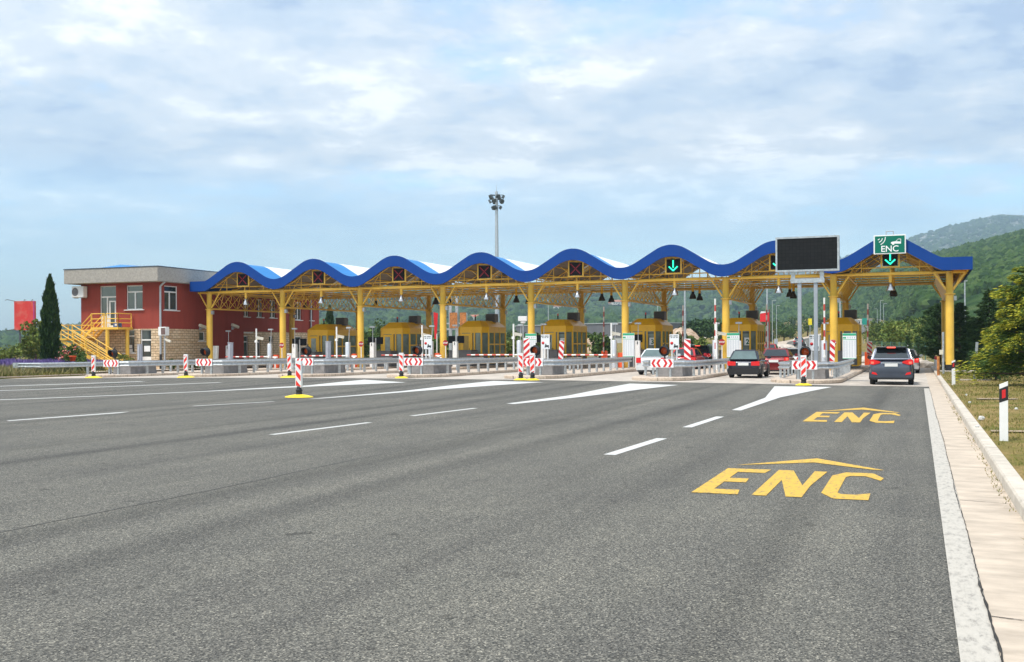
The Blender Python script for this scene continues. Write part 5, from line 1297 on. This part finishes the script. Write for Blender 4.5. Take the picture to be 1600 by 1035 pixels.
for i, (px, d, hh) in enumerate(((1418.5, 98, 2.6), (1435, 95, 2.5))):
    x, y = atD(px, d); conifer('young_cypress', ['left', 'right'][i]+' one of two slim young cypresses before the green fence', (x, y, hgt(x, y)), hh, .42, 60, [LF_DK], .12, 'slim young cypresses', droop=-.3, lift=.9, dens=20, shape=.5)
# cypress by the building
def cypress(label, x, y, H, rad, n, leaf, z=.1):
    t = thing('cypress_tree', label, 'tree', (x, y, z))
    b = MB(); b.bar((0, 0, -.1), (0, 0, H*.9), .13, 8, r2=.02); b.build('trunk', BARK, t)
    h = nr_.uniform(.02, 1, n); prof = np.interp(h, [0, .05, .25, .5, .75, .9, 1], [.62, .85, 1, .9, .62, .36, .04])
    az = nr_.uniform(0, 6.283, n); lob = 1+.20*np.sin(az*4+h*7)+.14*np.sin(az*7-h*23)+.12*np.sin(h*41+az*2)
    r_ = rad*prof*lob*nr_.uniform(.45, 1.0, n)**.4
    C = np.stack([r_*np.cos(az), r_*np.sin(az), h*H], 1); A = np.stack([np.cos(az)*.28, np.sin(az)*.28, np.ones(n)], 1)+nr_.normal(size=(n, 3))*.18
    A /= np.linalg.norm(A, axis=1)[:, None]; B_ = np.cross(A, nr_.normal(size=A.shape)); B_ /= np.linalg.norm(B_, axis=1)[:, None]; Z = (nr_.uniform(.6, 1.3, n)*leaf)[:, None]
    V = np.stack([C-A*Z, C+B_*Z*.3, C+A*Z*1.3, C-B_*Z*.3], 1).reshape(-1, 3)
    npmesh('crown', V, np.arange(4*n).reshape(n, 4), LF_CYP, parent=t)
x, y = atD(78.5, 74.5); cypress('tall slim dark cypress standing in the lavender left of the building', x, y, 6.75, .60, 7500, .15)
x, y = atD(515.5, 150); cypress('distant slim cypress behind the leftmost booth', x, y, 7.2, .75, 1500, .3, hgt(x, y))

# ------------------------------------------------------------------ left verge: lavender, hedge, shrubs, billboard
LAVS = mat('lavender_stems', (.1, .13, .06), .9, island=[(.07, .10, .04), (.12, .15, .07), (.20, .20, .10)])
LAVF = mat('lavender_flowers', (.2, .13, .4), .9, island=[(.10, .065, .22), (.16, .11, .32), (.24, .17, .42)])
def lavender():
    V, Fq, mi = [], [], []; n = 26000
    x = nr_.uniform(-66, -52.3, n); y = nr_.uniform(52.5, 61.5, n)
    k = ((x < -57.4) | (y < 58.8)) & (x < -52.6-.25*np.maximum(0, 57-y)*0); x, y = x[k], y[k]; n = len(x)
    clump = .62+.34*vnoise(x, y, .9); h = clump*nr_.uniform(.75, 1.12, n); a = nr_.uniform(0, 6.283, n); lx, ly = nr_.normal(size=n)*.12, nr_.normal(size=n)*.12
    c, s_ = np.cos(a)*.022, np.sin(a)*.022
    for i, (z0, z1, w_, m_) in enumerate(((0, .74, 1.0, 0), (.70, 1.0, 1.9, 1))):
        V.append(np.stack([np.stack([x+lx*z0-c*w_, y+ly*z0-s_*w_, .1+h*z0], 1), np.stack([x+lx*z0+c*w_, y+ly*z0+s_*w_, .1+h*z0], 1), np.stack([x+lx*z1, y+ly*z1, .1+h*z1], 1)], 1).reshape(-1, 3)); mi.append(np.full(n, m_))
    V = np.concatenate(V); npmesh('lavender', V, np.arange(len(V)).reshape(-1, 3), [LAVS, LAVF], np.concatenate(mi), kind='stuff')
lavender()
blades('tall_dry_grass', 9000, (-63, -49.7, 46.5, 54), .25, .75, mat('verge_straw', (.25, .22, .1), .9, spec=.1, island=[(.10, .13, .035), (.26, .23, .10), (.36, .30, .15)]), wd=.012, dens=3)
blades('grass', 9000, (-56, -49.6, 47, 60), .05, .2, GRS, wd=.012)
hd = thing('hedge', 'long loose green hedge behind the lavender at the left edge', 'hedge', (-75, 82, .1))
n = 16000; hx_ = nr_.uniform(-18, 12, n); q = nr_.normal(size=(n, 2))*.55; P_ = np.stack([hx_, q[:, 0]*1.1-hx_*.05, np.abs(.95+.25*np.sin(hx_*1.1)+q[:, 1]*.6+.45*vnoise(hx_+40, hx_*0, 1.7))], 1)
V, Fq = leaf_quads(P_, nr_.uniform(.06, .16, n)); npmesh('crown', V, Fq, LF_YG, parent=hd)
b = MB()
for i in range(24): xx = -17.5+i*1.22; b.bar((xx, -xx*.05, -.1), (xx+.1, -xx*.05, 1.1), .04, 5)
b.build('trunk', BARK, hd)
x, y = atD(56, 100); bush('broadleaf_tree', 'small green tree beside the red billboard', 'tree', (x, y, 2.55), (1.9, 1.9, 2.0), 2600, .16, LF_YG, clumps=18, fill=.36)
x, y = atD(112, 72.5); bush('rose_bush', 'flowering rose bush under the yellow stair', 'shrub', (x, y, 1.05), (1.35, .8, 1.0), 3400, .085, LF_MID, clumps=20)
V, Fq = leaf_quads(crown_points((x, y-.2, 1.25), (1.35, .8, .85), 170, 40, .3), .075); o = npmesh('rose_bloom', V, Fq, mat('rose_petals', (.7, .25, .28), .7, island=[(.75, .32, .34), (.72, .12, .08), (.8, .55, .5)])); o['kind'] = 'stuff'; o.parent = [q for q in bpy.data.objects if q.name.startswith('rose_bush')][0]; o.location = (-x, -y, -.05)
for px, d, r_, lab in ((193, 75.5, .62, 'loose yellowish bush before the ground floor window'), (128, 70, .6, 'round green bush at the foot of the yellow stair'), (266, 76.5, .42, 'low green bush at the foot of the grey pole'), (305, 77.5, .5, 'low green bush beside the first yellow column')):
    x, y = atD(px, d); bush('garden_bush', lab, 'shrub', (x, y, .15+r_), (r_*1.3, r_, r_), 1300, .06, LF_YG if px in (193,) else LF_MID, 'bushes before the building')
t = thing('flower_pot', 'small orange flower pot under the yellow stair', 'flower pot', (*atD(113.5, 71.2), .9)); b = MB(); b.lathe((0, 0, 0), [(0, 0), (.16, 0), (.22, .3), (.25, .3), (.25, .36), (.2, .36), (0, .3)], 14); b.build('pot', ORANGE, t); b = MB(); b.bar((0, 0, -.85), (0, 0, 0), .06, 6); b.build('stand', GREYM, t)
x, y = atD(39.5, 150)
t = thing('billboard', 'tall red faded billboard on steel legs at the left edge', 'billboard', (x, y, 0), R(19))
BILL = bpy.data.materials.new('faded_red_poster'); BILL.use_nodes = True; tt = BILL.node_tree; pb = tt.nodes['Principled BSDF']; pb.inputs['Roughness'].default_value = .6
co = tt.nodes.new('ShaderNodeTexCoord'); nz = nd(tt, 'ShaderNodeTexNoise', Scale=.7, Detail=4.0); tt.links.new(co.outputs['Object'], nz.inputs['Vector'])
tt.links.new(ramp(tt, nz.outputs[0], [(.35, (.62, .05, .05)), (.5, (.66, .03, .025)), (.65, (.62, .13, .10))], 'LINEAR'), pb.inputs['Base Color'])
b = MB(); b.box((0, 0, 6.45), (2.9, .5, 4.1)); b.build('panel', BILL, t); b = MB(); b.box((1.4, -.28, 6.45), (.12, .06, 4.1)); b.build('edge_strip', mat('magenta_edge', (.45, .03, .25), .6), t)
b = MB()
for sx in (-.8, .7): b.box((sx, .1, 2.2), (.2, .2, 4.6))
for i in range(3): b.bar((-.8, .1, .3+i*1.1), (.7, .1, 1.4+i*1.1), .05, 5); b.bar((.7, .1, .3+i*1.1), (-.8, .1, 1.4+i*1.1), .05, 5)
b.build('leg', mat('dark_steel', (.09, .10, .13), .6, .3), t)
for sx, dx in ((-1.2, -1.1), (-.1, .7), (1.0, .7)):
    b = MB(); b.tube([(sx, -.2, 8.45), (sx+dx*.8, -1.0, 8.7), (sx+dx, -1.1, 8.55)], .04, 5); b.build('lamp_arm', bpy.data.materials['dark_steel'], t)
b = MB(); b.tube([(-1.2, -.2, 4.45), (-2.2, -1, 4.35), (-2.3, -1, 4.55)], .04, 5); b.build('lamp_arm', bpy.data.materials['dark_steel'], t)

# ------------------------------------------------------------------ beyond the plaza
def light_pole(px, ytop, d, label, arm=1, r=.09):
    x, y = atD(px, d); z0 = hgt(x, y); zt = EYE+(541.3-.00525*(px-800)-ytop)*d/F
    t = thing('street_lamp', label, 'street lamp', (x, y, z0), 0, 'lamp posts beyond the plaza'); H_ = zt-z0
    b = MB(); b.bar((0, 0, 0), (0, 0, H_), r, 8, r2=r*.6); b.build('pole', GALV, t)
    b = MB(); b.bar((0, 0, H_), (arm*.35, 0, H_+.06), r*.5, 6); b.box((arm*.5, 0, H_+.06), (.5, .22, .10)); b.build('lamp_head', GREYM, t)
for a in ((1070.5, 436, 118, 'thick pale lamp post right of booth 3', -1, .15), (1199, 432, 118, 'pale lamp post just left of the message board', 1, .14), (1207, 470, 200, 'lamp post second left of the message board posts', 1), (1213.5, 478, 230, 'shorter lamp post next to the message board post', 1),
          (1313, 432, 125, 'pale lamp post above booth 1', 1, .13), (1376, 470, 260, 'lamp post above the road far right, taller of two', 1), (1381, 475, 270, 'lamp post above the road far right, shorter of two', 1), (1371, 483, 300, 'lamp post above the road far right, smallest', -1),
          (1508, 440, 120, 'lamp post behind the dark conifers', .05, .11), (857, 470, 160, 'thin lamp post behind the column by booth 4', -1), (730, 490, 160, 'thin lamp post behind the third booth', -1), (1028, 470, 170, 'thin lamp post behind booth 3', 1)): light_pole(*a)
x, y = atD(777, 132); zt = EYE+(541.4-292)*132/F; z0 = hgt(x, y)
t = thing('floodlight_mast', 'very tall floodlight mast with a crown of floodlights behind the canopy', 'floodlight mast', (x, y, z0)); H_ = zt-z0
b = MB(); b.bar((0, 0, 0), (0, 0, H_-.6), .33, 12, r2=.17); b.bar((0, 0, H_-.6), (0, 0, H_+.35), .04, 6, r2=.01); b.build('pole', GALV, t)
def flood(dx, dy, z, tilt):
    b = MB(); b.bar((0, 0, z+.1), (dx, dy, z+.1), .05, 5); b.bar((dx, dy, z+.1), (dx, dy, z-.1), .04, 5)
    a = math.atan2(dy, dx); M = Matrix.Rotation(a, 3, 'Z')@Matrix.Rotation(R(tilt), 3, 'Y'); b.box((dx, dy, z-.12), (.30, .58, .42), M=M, taper=.7); b.build('floodlight', mat('floodlight_casing', (.08, .10, .11), .5, .2) if 'floodlight_casing' not in bpy.data.materials else bpy.data.materials['floodlight_casing'], t)
for i in range(10): a = i*.628+.3; rr_ = .85; flood(rr_*math.cos(a), rr_*math.sin(a), H_-1.15-(.55 if i % 2 else 0), 35)
for a in (.2, 2.9, 4.6): flood(.5*math.cos(a), .5*math.sin(a), H_-2.5, 40)
# dark warehouse
WD = mat('dark_warehouse_cladding', (.12, .125, .14), .7, var=.1, scale=.3, stretch=(3, 3, .2)); WL = mat('pale_concrete_wall', (.42, .43, .43), .8, var=.12)
x0, y0 = atD(806, 300); x1, y1 = atD(1000, 262); ang = math.atan2(y1-y0, x1-x0); Lw = math.dist((x0, y0), (x1, y1)); zg = 1.2
t = thing('warehouse', 'long low dark grey warehouse behind the booths', 'building', ((x0+x1)/2, (y0+y1)/2, zg), ang)
b = MB(); b.box((0, 8, 4.4), (Lw, 16, 3.6)); b.build('wall', WD, t); b = MB(); b.box((0, 8, 1.3), (Lw-.2, 15.8, 2.6)); b.build('base_wall', WL, t); b = MB(); b.box((0, 8, 6.3), (Lw+.4, 16.4, .2)); b.build('roof', GREYM, t)
for i in range(6):
    b = MB(); b.box((-Lw/2+3+i*5.5, -.06, 1.2), (1.4, .08, 2.0)); b.build('door', mat('blue_door', (.05, .09, .16), .6) if 'blue_door' not in bpy.data.materials else bpy.data.materials['blue_door'], t)
TILE = mat('terracotta_roof', (.42, .16, .09), .85, var=.2, scale=2); HWALL = mat('cream_house_wall', (.66, .62, .55), .9, var=.1); DWIN = mat('dark_window', (.03, .035, .04), .2)
def hit(px, py, name):
    """distance at which the line of sight through this spot meets the hillside"""
    tab, d0f, d1, p0, p1, rough, pw, G, nr = HILLS[name]; j0 = (px-p0)/(p1-p0)*(G.shape[1]-1); i = int(j0); fr_ = j0-i
    colm = G[:, i]*(1-fr_)+G[:, min(i+1, G.shape[1]-1)]*fr_; Yh = 541.3-.00525*(px-800)
    for r_ in range(2, nr):
        X_, Y_, Z_ = colm[r_]; d = -sy_*X_+cy_*Y_
        if Yh-(Z_-EYE)*F/d <= py: return Vector(colm[r_]), d
    return Vector(colm[nr-2]), d1
nh = 0
def house(px, py, wpx, hpx, label, flat_=False, roofc=None, d=None, name='wooded_hill', rz=None):
    global nh
    if d is None: p, d = hit(px, py, name)
    else: x, y = atD(px, d); p = Vector((x, y, hgt(x, y)))
    W_ = wpx*d/F; Hh = hpx*d/F; t = thing('house', label, 'house', (p.x, p.y, p.z-.3), YAW*.9+(nh % 3-1)*.25 if rz is None else rz, 'houses on the hillside'); nh += 1
    hw_ = Hh*(.95 if flat_ else .6); D = min(W_*.8, 12)
    b = MB(); b.box((0, 0, hw_/2), (W_, D, hw_)); b.build('wall', HWALL, t)
    b = MB()
    if flat_: b.box((0, 0, hw_+.1), (W_+.3, D+.3, .25)); b.build('roof', WHITE, t)
    else:
        o_ = .35; b.add([(-W_/2-o_, -D/2-o_, hw_), (W_/2+o_, -D/2-o_, hw_), (W_/2+o_, D/2+o_, hw_), (-W_/2-o_, D/2+o_, hw_), (-W_/2-o_, 0, Hh), (W_/2+o_, 0, Hh)], [(0, 1, 5, 4), (2, 3, 4, 5), (0, 4, 3), (1, 2, 5), (0, 3, 2, 1)]); b.build('roof', roofc or TILE, t)
    nw = max(2, int(W_/3.5))
    for i in range(nw):
        g = MB(); xx = -W_/2+W_*(i+.5)/nw; g.box((xx, -D/2-.03, hw_*.55), (min(1.2, W_/nw*.5), .08, min(1.4, hw_*.4))); g.build('window', DWIN, t)
house(1112, 515, 26, 16, 'white flat roofed house on the rise right of booth 3', True, d=330)
house(712, 532, 24, 10, 'cream house with pale roof between the third column and booth', False, mat('pale_roof', (.6, .6, .6), .7), d=170)
house(797, 532, 22, 12, 'cream house seen left of the booth 4 column', False, bpy.data.materials['pale_roof'], d=190)
for (px, py, w_, h_, lab) in ((736, 506, 26, 8, 'wide red roofed house on the hillside above the fourth booth from the right'), (842, 506, 10, 5, 'small pink roofed house on the hillside left of booth 4'), (873, 490, 14, 6, 'red roofed house on the hillside above booth 4'), (901, 490, 12, 5, 'red roofed house on the hillside right of the booth 4 beacon'), (866, 508, 14, 6, 'low red roofed house on the hillside just above booth 4 roof'),
                          (964, 486, 16, 8, 'pale house on the hillside left of the booth 3 column'), (952, 480, 5, 4, 'tiny house on the upper hillside left of the booth 3 column'), (662, 508, 12, 5, 'pale pink house on the hillside right of the second booth'), (585, 513, 10, 6, 'white house on the hillside between the first two booths'), (594, 508, 9, 6, 'white house higher on the hillside between the first two booths'), (600, 503, 8, 5, 'topmost white house on the hillside between the first two booths'), (556, 519, 14, 6, 'wide white house low on the hillside beside the leftmost booth'),
                          (988, 484, 4, 3, 'tiny red roofed house on the upper hillside right of the booth 3 column')): house(px, py, w_, h_, lab)
x, y = atD(1337, 430)
for i, px in enumerate((1325, 1332, 1340, 1348)):
    house(px, 500, 7, 9, ['first', 'second', 'third', 'fourth'][i]+' from left of the pale row buildings far up the road', True, d=520+i*8, rz=.5)
# signs behind
def sign_panel(name, label, px, py, wpx, hpx, d, m, legs=1, cat='sign', th=.06, group=None):
    x, y = atD(px, d); zc_ = EYE+(541.3-.00525*(px-800)-py)*d/F; W_ = wpx*d/F; h_ = hpx*d/F; z0 = hgt(x, y)
    t = thing(name, label, cat, (x, y, z0), YAW*.6, group); b = MB(); b.box((0, 0, zc_-z0), (W_, th, h_)); b.build('panel', m, t)
    b = MB(); b.box((0, .06, zc_-z0), (W_*.9, .05, .08))
    for i in range(legs):
        xx = 0 if legs == 1 else (-W_*.32 if i == 0 else W_*.32); b.bar((xx, .08, 0), (xx, .08, zc_-z0+h_*.3), .06, 6)
    b.build('post', GALV, t); return t
sign_panel('direction_sign', 'teal green direction sign up the road right of booth 1', 1352, 502.5, 9, 10, 220, mat('teal_sign', (.01, .28, .22), .5), 2)
sign_panel('warning_sign', 'yellow road sign seen between the message board posts', 1266, 503, 5.5, 10, 190, mat('yellow_sign', (.85, .68, .02), .5))
sign_panel('direction_sign', 'pale grey sign back among the rocks left of the message board', 1212.5, 535, 5.5, 10, 140, GREYM)
t = thing('gantry_sign', 'rusty backs of two sign panels on a grey frame behind the third column', 'sign', (*atD(717, 112), 0), YAW*.5)
b = MB(); d_ = 112
for px in (703, 713.5): b.box(((px-717)*d_/F, .2, 3.5), (.3, .3, 7.2))
b.box(((708-717)*d_/F, .2, 3.55), (1.6, .2, .2)); b.box(((708-717)*d_/F, .2, 4.15), (1.6, .2, .15)); b.build('frame', GALV, t)
for px, w_ in ((708.5, 12), (724, 10)):
    b = MB(); b.box(((px-717)*d_/F, .0, EYE+(541-486)*d_/F-1.0), (w_*d_/F, .12, 24*d_/F)); b.build('panel', RUST, t)
REDB = mat('red_banner', (.75, .02, .03), .6, var=.05)
x, y = atD(681, 95); t = thing('banner', 'tall slanted red banner behind the third yellow column', 'banner', (x, y, .1), YAW*.4); k_ = 95/F
b = MB(); zz = lambda py: EYE+(541.9-py)*k_-.1
b.poly([((679-681)*k_, 0, zz(532)), ((682-681)*k_, 0, zz(532)), ((684.5-681)*k_, 0, zz(492)), ((677.5-681)*k_, 0, zz(490))], (0, .05, 0)); b.build('cloth', REDB, t); b = MB(); b.bar(((682.6-681)*k_, .03, 0), ((682.6-681)*k_, .03, zz(524)), .05, 6); b.build('pole', WHITE, t)
x, y = atD(1195, 110); t = thing('banner', 'red tapering banner with white top behind booth 2', 'banner', (x, y, hgt(x, y)), YAW*.8); k_ = 110/F; zz = lambda py: EYE+(539.2-py)*k_
b = MB(); b.poly([((1188-1195)*k_, 0, zz(503)), ((1201-1195)*k_, 0, zz(503)), ((1202-1195)*k_, 0, zz(488)), ((1188-1195)*k_, 0, zz(490.5))], (0, .06, 0)); b.poly([((1188-1195)*k_, 0, zz(490.2)), ((1202-1195)*k_, 0, zz(487.8)), ((1190-1195)*k_, 0, zz(486.5))], (0, .06, 0), 1); b.build('cloth', [REDB, WHITE], t); b = MB(); b.bar(((1202.3-1195)*k_, .03, 0), ((1202.3-1195)*k_, .03, zz(484)), .07, 6); b.build('pole', bpy.data.materials['weathered_red'], t)
# panel antenna left of booth 4
t = thing('panel_antenna', 'pale flat floodlight panel on a grey pole left of the booth 4 column', 'floodlight', (*atD(817.5, 97), .15)); b = MB(); b.bar((0, 0, 0), (0, 0, 3.6), .06, 8); b.build('pole', GREYM, t); b = MB(); b.box((0, -.1, 3.95), (.85, .2, .45)); b.box((0, 0, 3.65), (.4, .3, .25)); b.build('panel', WSIGN, t, bevel=.03)
# fence on the right behind the plaza
FENG = mat('green_wire_fence', (.10, .22, .17), .6, .2)
fe = thing('wire_fence', 'thin green wire fence crossing the dry grass on the right', 'fence', (0, 0, 0)); pts = [atD(px, d) for px, d in ((1362, 128), (1378, 122), (1392, 116), (1405, 112), (1418, 108), (1432, 104), (1446, 100), (1460, 96))]
b = MB()
for x, y in pts: b.bar((x, y, hgt(x, y)), (x, y, hgt(x, y)+1.9), .05, 6)
b.build('post', FENG, fe); b = MB()
for (x, y), (x2, y2) in zip(pts, pts[1:]):
    for i in range(6): b.bar((x, y, hgt(x, y)+.3+i*.3), (x2, y2, hgt(x2, y2)+.3+i*.3), .008, 3, cap=False)
    for i in range(14): f_ = i/14; xx, yy = x+(x2-x)*f_, y+(y2-y)*f_; b.bar((xx, yy, hgt(xx, yy)+.2), (xx, yy, hgt(xx, yy)+1.85), .006, 3, cap=False)
b.build('wire_mesh', FENG, fe)
# rocks and earth mound
EARTH = hillmat('pale_earth_and_rock', [(.35, (.24, .16, .09)), (.5, (.44, .32, .23)), (.65, (.58, .47, .37))], .9, .4)
def mound(px0, px1, pyt, d, label):
    xa, ya = atD(px0, d); xb, yb = atD(px1, d); n = 30; m_ = 12; V = []; zt = EYE+(540-pyt)*d/F
    for j in range(m_):
        for i in range(n):
            u, v = i/(n-1), j/(m_-1); x, y = xa+(xb-xa)*u, ya+(yb-ya)*u; x -= sy_*v*18; y += cy_*v*18
            e = math.sin(math.pi*u)**.6*math.sin(math.pi*v)**.7; g0 = hgt(x, y); z = g0-.3+max(0, zt-g0)*e*(.8+.4*float(vnoise(np.array(x), np.array(y), 3.0)))+.8*e*(float(vnoise(np.array(x), np.array(y), 1.1))-.5)
            V.append((x, y, z))
    npmesh('earth_mound', V, [(j*n+i, j*n+i+1, (j+1)*n+i+1, (j+1)*n+i) for j in range(m_-1) for i in range(n-1)], EARTH, kind='structure')
mound(1045, 1112, 511, 190, ''); mound(905, 955, 525, 170, '')
ROCK = mat('pale_limestone', (.50, .44, .38), .95, var=.25, scale=3, bump=.4)
def rock(x, y, s, label):
    b = bmesh.new(); bmesh.ops.create_icosphere(b, subdivisions=2, radius=s)
    for v in b.verts: k = rng.uniform(.72, 1.2); v.co = Vector((v.co.x*k*1.25, v.co.y*k, v.co.z*k*.75))
    me = bpy.data.meshes.new('boulder'); b.to_mesh(me); b.free(); me.materials.append(ROCK); o = bpy.data.objects.new('boulder', me); COL.objects.link(o); o.location = (x, y, hgt(x, y)+s*.35); tag(o, label, 'rock', 'pale boulders on the dry bank')
for px, d, s in ((1205, 135, 1.1), (1209, 138, .9), (1214, 140, 1.2), (1217, 132, .7), (1222, 145, 1.2), (1228, 150, 1.1), (1202, 128, .8), (1233, 155, .9), (1240, 160, .7), (1220, 128, .6)):
    x, y = atD(px, d); rock(x, y, s, 'one of the pale boulders heaped on the bank left of the message board posts')
for px, d, s in ((1425, 86, .5), (1430, 84, .6), (1436, 82, .55), (1443, 80, .45), (1448, 78, .5), (1374, 120, .8), (1382, 121, .7), (1388, 124, .8), (1360, 100, .6), (1354, 98, .6), (1355, 95, .5)):
    x, y = atD(px, d); rock(x, y, s, 'one of the pale boulders on the dry bank right of booth 1')
# scrub and trees beyond the plaza
def tree_at(px, d, H, wr, m, label, name='broadleaf_tree', n=1100, leaf=.22, grp='trees beyond the plaza'):
    x, y = atD(px, d); bush(name, label, 'tree' if name != 'bush' else 'shrub', (x, y, hgt(x, y)+H*.52), (wr, wr, H*.5), n, leaf, m, grp, 16, fill=.42)
for a in ((1098, 210, 6.5, 5.5, LF_DK, 'broad dark tree left of the raised barrier by booth 2', 'broadleaf_tree', 3600, .3), (1082, 150, 2.9, 1.6, LF_MID, 'rounded bush on the dry field right of booth 3'), (1092, 140, 2.6, 1.3, LF_YG, 'pale bush on the dry field right of booth 3'), (1066, 160, 3.0, 1.5, LF_MID, 'bush on the dry field behind the rear barrier of booth 3'),
          (1125, 240, 5, 3.5, LF_MID, 'tree below the white flat roofed house'), (937, 120, 3.4, 2.2, LF_MID, 'bushy tree right of booth 4'), (948, 128, 2.6, 1.6, LF_YG, 'pale bush right of booth 4'), (832, 140, 3.2, 2.2, LF_YG, 'pale bush left of booth 4'), (845, 150, 3.4, 2.0, LF_MID, 'bush partly behind booth 4'), (640, 140, 6.4, 2.1, LF_YG, 'pale green tree above the second booth roof'),
          (700, 130, 3.4, 2.2, LF_MID, 'bush behind the third column'), (560, 120, 4.2, 2.4, LF_MID, 'green tree right of the leftmost booth'), (572, 128, 4.4, 2.5, LF_DK, 'darker tree right of the leftmost booth'), (598, 140, 5.2, 2.6, LF_MID, 'green tree left of the second booth'), (794, 130, 3.6, 2.4, LF_YG, 'pale tree between the third and fourth numbered booths'), (667, 120, 3.2, 2, LF_MID, 'low tree right of the second booth'),
          (495, 130, 5.5, 1.8, LF_MID, 'tree peeking over the leftmost booth'), (1150, 230, 4.6, 3.4, LF_DK, 'dark tree behind the booth 2 column'), (1225, 260, 4.5, 3.0, LF_MID, 'tree left of the message board post'), (1235, 300, 5.5, 4, LF_DK, 'dark tree behind the message board posts'), (1262, 330, 6, 4, LF_MID, 'tree behind the yellow road sign'), (1205, 280, 5.5, 4, LF_MID, 'tree behind the red tapering banner'), (1180, 260, 5.0, 4, LF_MID, 'tree right behind booth 2')): tree_at(*a)
def forest(name, hillname, pxr, tr, n, size, mats, ico=True, weight=1.0, near=None):
    tab, d0f, d1, p0, p1, rough, pw, G, nr = HILLS[hillname]; rows, cols, _ = G.shape
    px = nr_.uniform(*pxr, n); t_ = nr_.uniform(*tr, n)**weight
    j = t_*(nr-1); i = (px-p0)/(p1-p0)*(cols-1); j0, i0 = np.floor(j).astype(int), np.floor(i).astype(int); fj, fi = (j-j0)[:, None], (i-i0)[:, None]; j1 = np.minimum(j0+1, rows-1); i1 = np.minimum(i0+1, cols-1)
    Pp = (G[j0, i0]*(1-fi)+G[j0, i1]*fi)*(1-fj)+(G[j1, i0]*(1-fi)+G[j1, i1]*fi)*fj
    gaps = vnoise(Pp[:, 0], Pp[:, 1], size*9)+.4*vnoise(Pp[:, 0]+5, Pp[:, 1], size*3); k = gaps > nr_.uniform(.1, .75, n); Pp = Pp[k]; n = len(Pp)
    s = nr_.uniform(.55, 1.35, n)*size; d = -sy_*Pp[:, 0]+cy_*Pp[:, 1]
    bm_ = bmesh.new(); bmesh.ops.create_icosphere(bm_, subdivisions=2 if ico == 2 else 1, radius=1.0); bv = np.array([v.co for v in bm_.verts]); bf = np.array([[v.index for v in f.verts] for f in bm_.faces]); bm_.free()
    sc = np.stack([s, s, s*nr_.uniform(.75, 1.2, n)], 1)
    V = bv[None]*sc[:, None]*nr_.uniform(.62, 1.25, (n, len(bv), 1)); V += Pp[:, None]; V[:, :, 2] += (s*.35)[:, None]
    Fq = bf[None]+(np.arange(n)*len(bv))[:, None, None]
    npmesh(name, V.reshape(-1, 3), Fq.reshape(-1, 3), mats, kind='stuff')
FOR1 = mat('hillside_tree_crowns', (.04, .08, .02), .95, spec=.05, island=[(.016, .038, .010), (.028, .060, .014), (.045, .085, .02), (.07, .11, .03)])
FOR2 = mat('near_tree_crowns', (.05, .09, .02), .95, spec=.05, island=[(.020, .045, .010), (.045, .085, .016), (.08, .12, .025), (.14, .15, .04)])
forest('far_woodland', 'wooded_hill', (-100, 1500), (.10, .99), 30000, 4.6, FOR1)
forest('hill_forest', 'forest_hill', (1150, 1640), (.25, .6), 14000, 2.3, FOR1, 2)
forest('hill_forest', 'forest_hill', (1150, 1640), (.5, .995), 34000, 3.0, FOR1)
forest('mountain_scrub', 'rocky_mountain', (1290, 1700), (.35, .97), 5000, 7.5, FOR1)
# leafy scrub on the near slope
def scrub(name, n, pxr, dr, Hr, m, leaf, per, avoid=None):
    Cs = []; Sz = []
    for i in range(n):
        px = rng.uniform(*pxr); d = dr[0]+(dr[1]-dr[0])*rng.random()**.8; x, y = atD(px, d)
        if y > 100 and abs(x-(-9.5-13*min(1, max(0, (y-104)/150))**1.2-4*max(0, (y-254)/400))) < 9: continue
        h = rng.uniform(*Hr); z = hgt(x, y)
        if avoid and avoid(px, d): continue
        Cs.append(crown_points((x, y, z+h*.5), (h*.55, h*.55, h*.55), per, 9, .5)); Sz.append(nr_.uniform(.6, 1.3, per)*leaf*h/3)
    V, Fq = leaf_quads(np.concatenate(Cs), np.concatenate(Sz)); npmesh(name, V, Fq, m, kind='stuff')
scrub('scrub', 150, (1365, 1500), (130, 330), (2.2, 5.0), LF_YG, .17, 520); scrub('scrub', 130, (1365, 1620), (130, 330), (2.5, 5.5), LF_MID, .17, 520)
scrub('scrub', 170, (480, 1360), (240, 640), (2.5, 6.5), LF_MID, .5, 110); scrub('scrub', 80, (480, 1360), (140, 500), (1.2, 3), LF_YG, .35, 110)

# things on the plaza stand on its cross fall
for o in COL.objects:
    if o.parent or o.get('kind') or o.type in ('CAMERA', 'LIGHT') or 'label' not in o: continue
    if o['category'] in ('canopy', 'lamp', 'lane signal', 'building', 'stair') or o.name.startswith('lane_sign'): continue
    if o.type == 'MESH' and o.location.length == 0:
        c = sum((Vector(q) for q in o.bound_box), Vector())/8
    else: c = o.location
    if -49 < c.x < .9 and 28 < c.y < 104: o.location.z += crown(c.x, c.y)
# ------------------------------------------------------------------ air
hz = MB(); hz.bb(-5200, 4300, -450, 5200, -40, 620)
m = bpy.data.materials.new('air_haze'); m.use_nodes = True; t_ = m.node_tree
for n_ in list(t_.nodes): t_.nodes.remove(n_)
out = t_.nodes.new('ShaderNodeOutputMaterial'); pv = t_.nodes.new('ShaderNodeVolumePrincipled')
pv.inputs['Color'].default_value = (.60, .82, 1.0, 1); pv.inputs['Density'].default_value = 2.3e-4; pv.inputs['Anisotropy'].default_value = .2
t_.links.new(pv.outputs[0], out.inputs['Volume'])
hz.build('haze', m, kind='stuff')
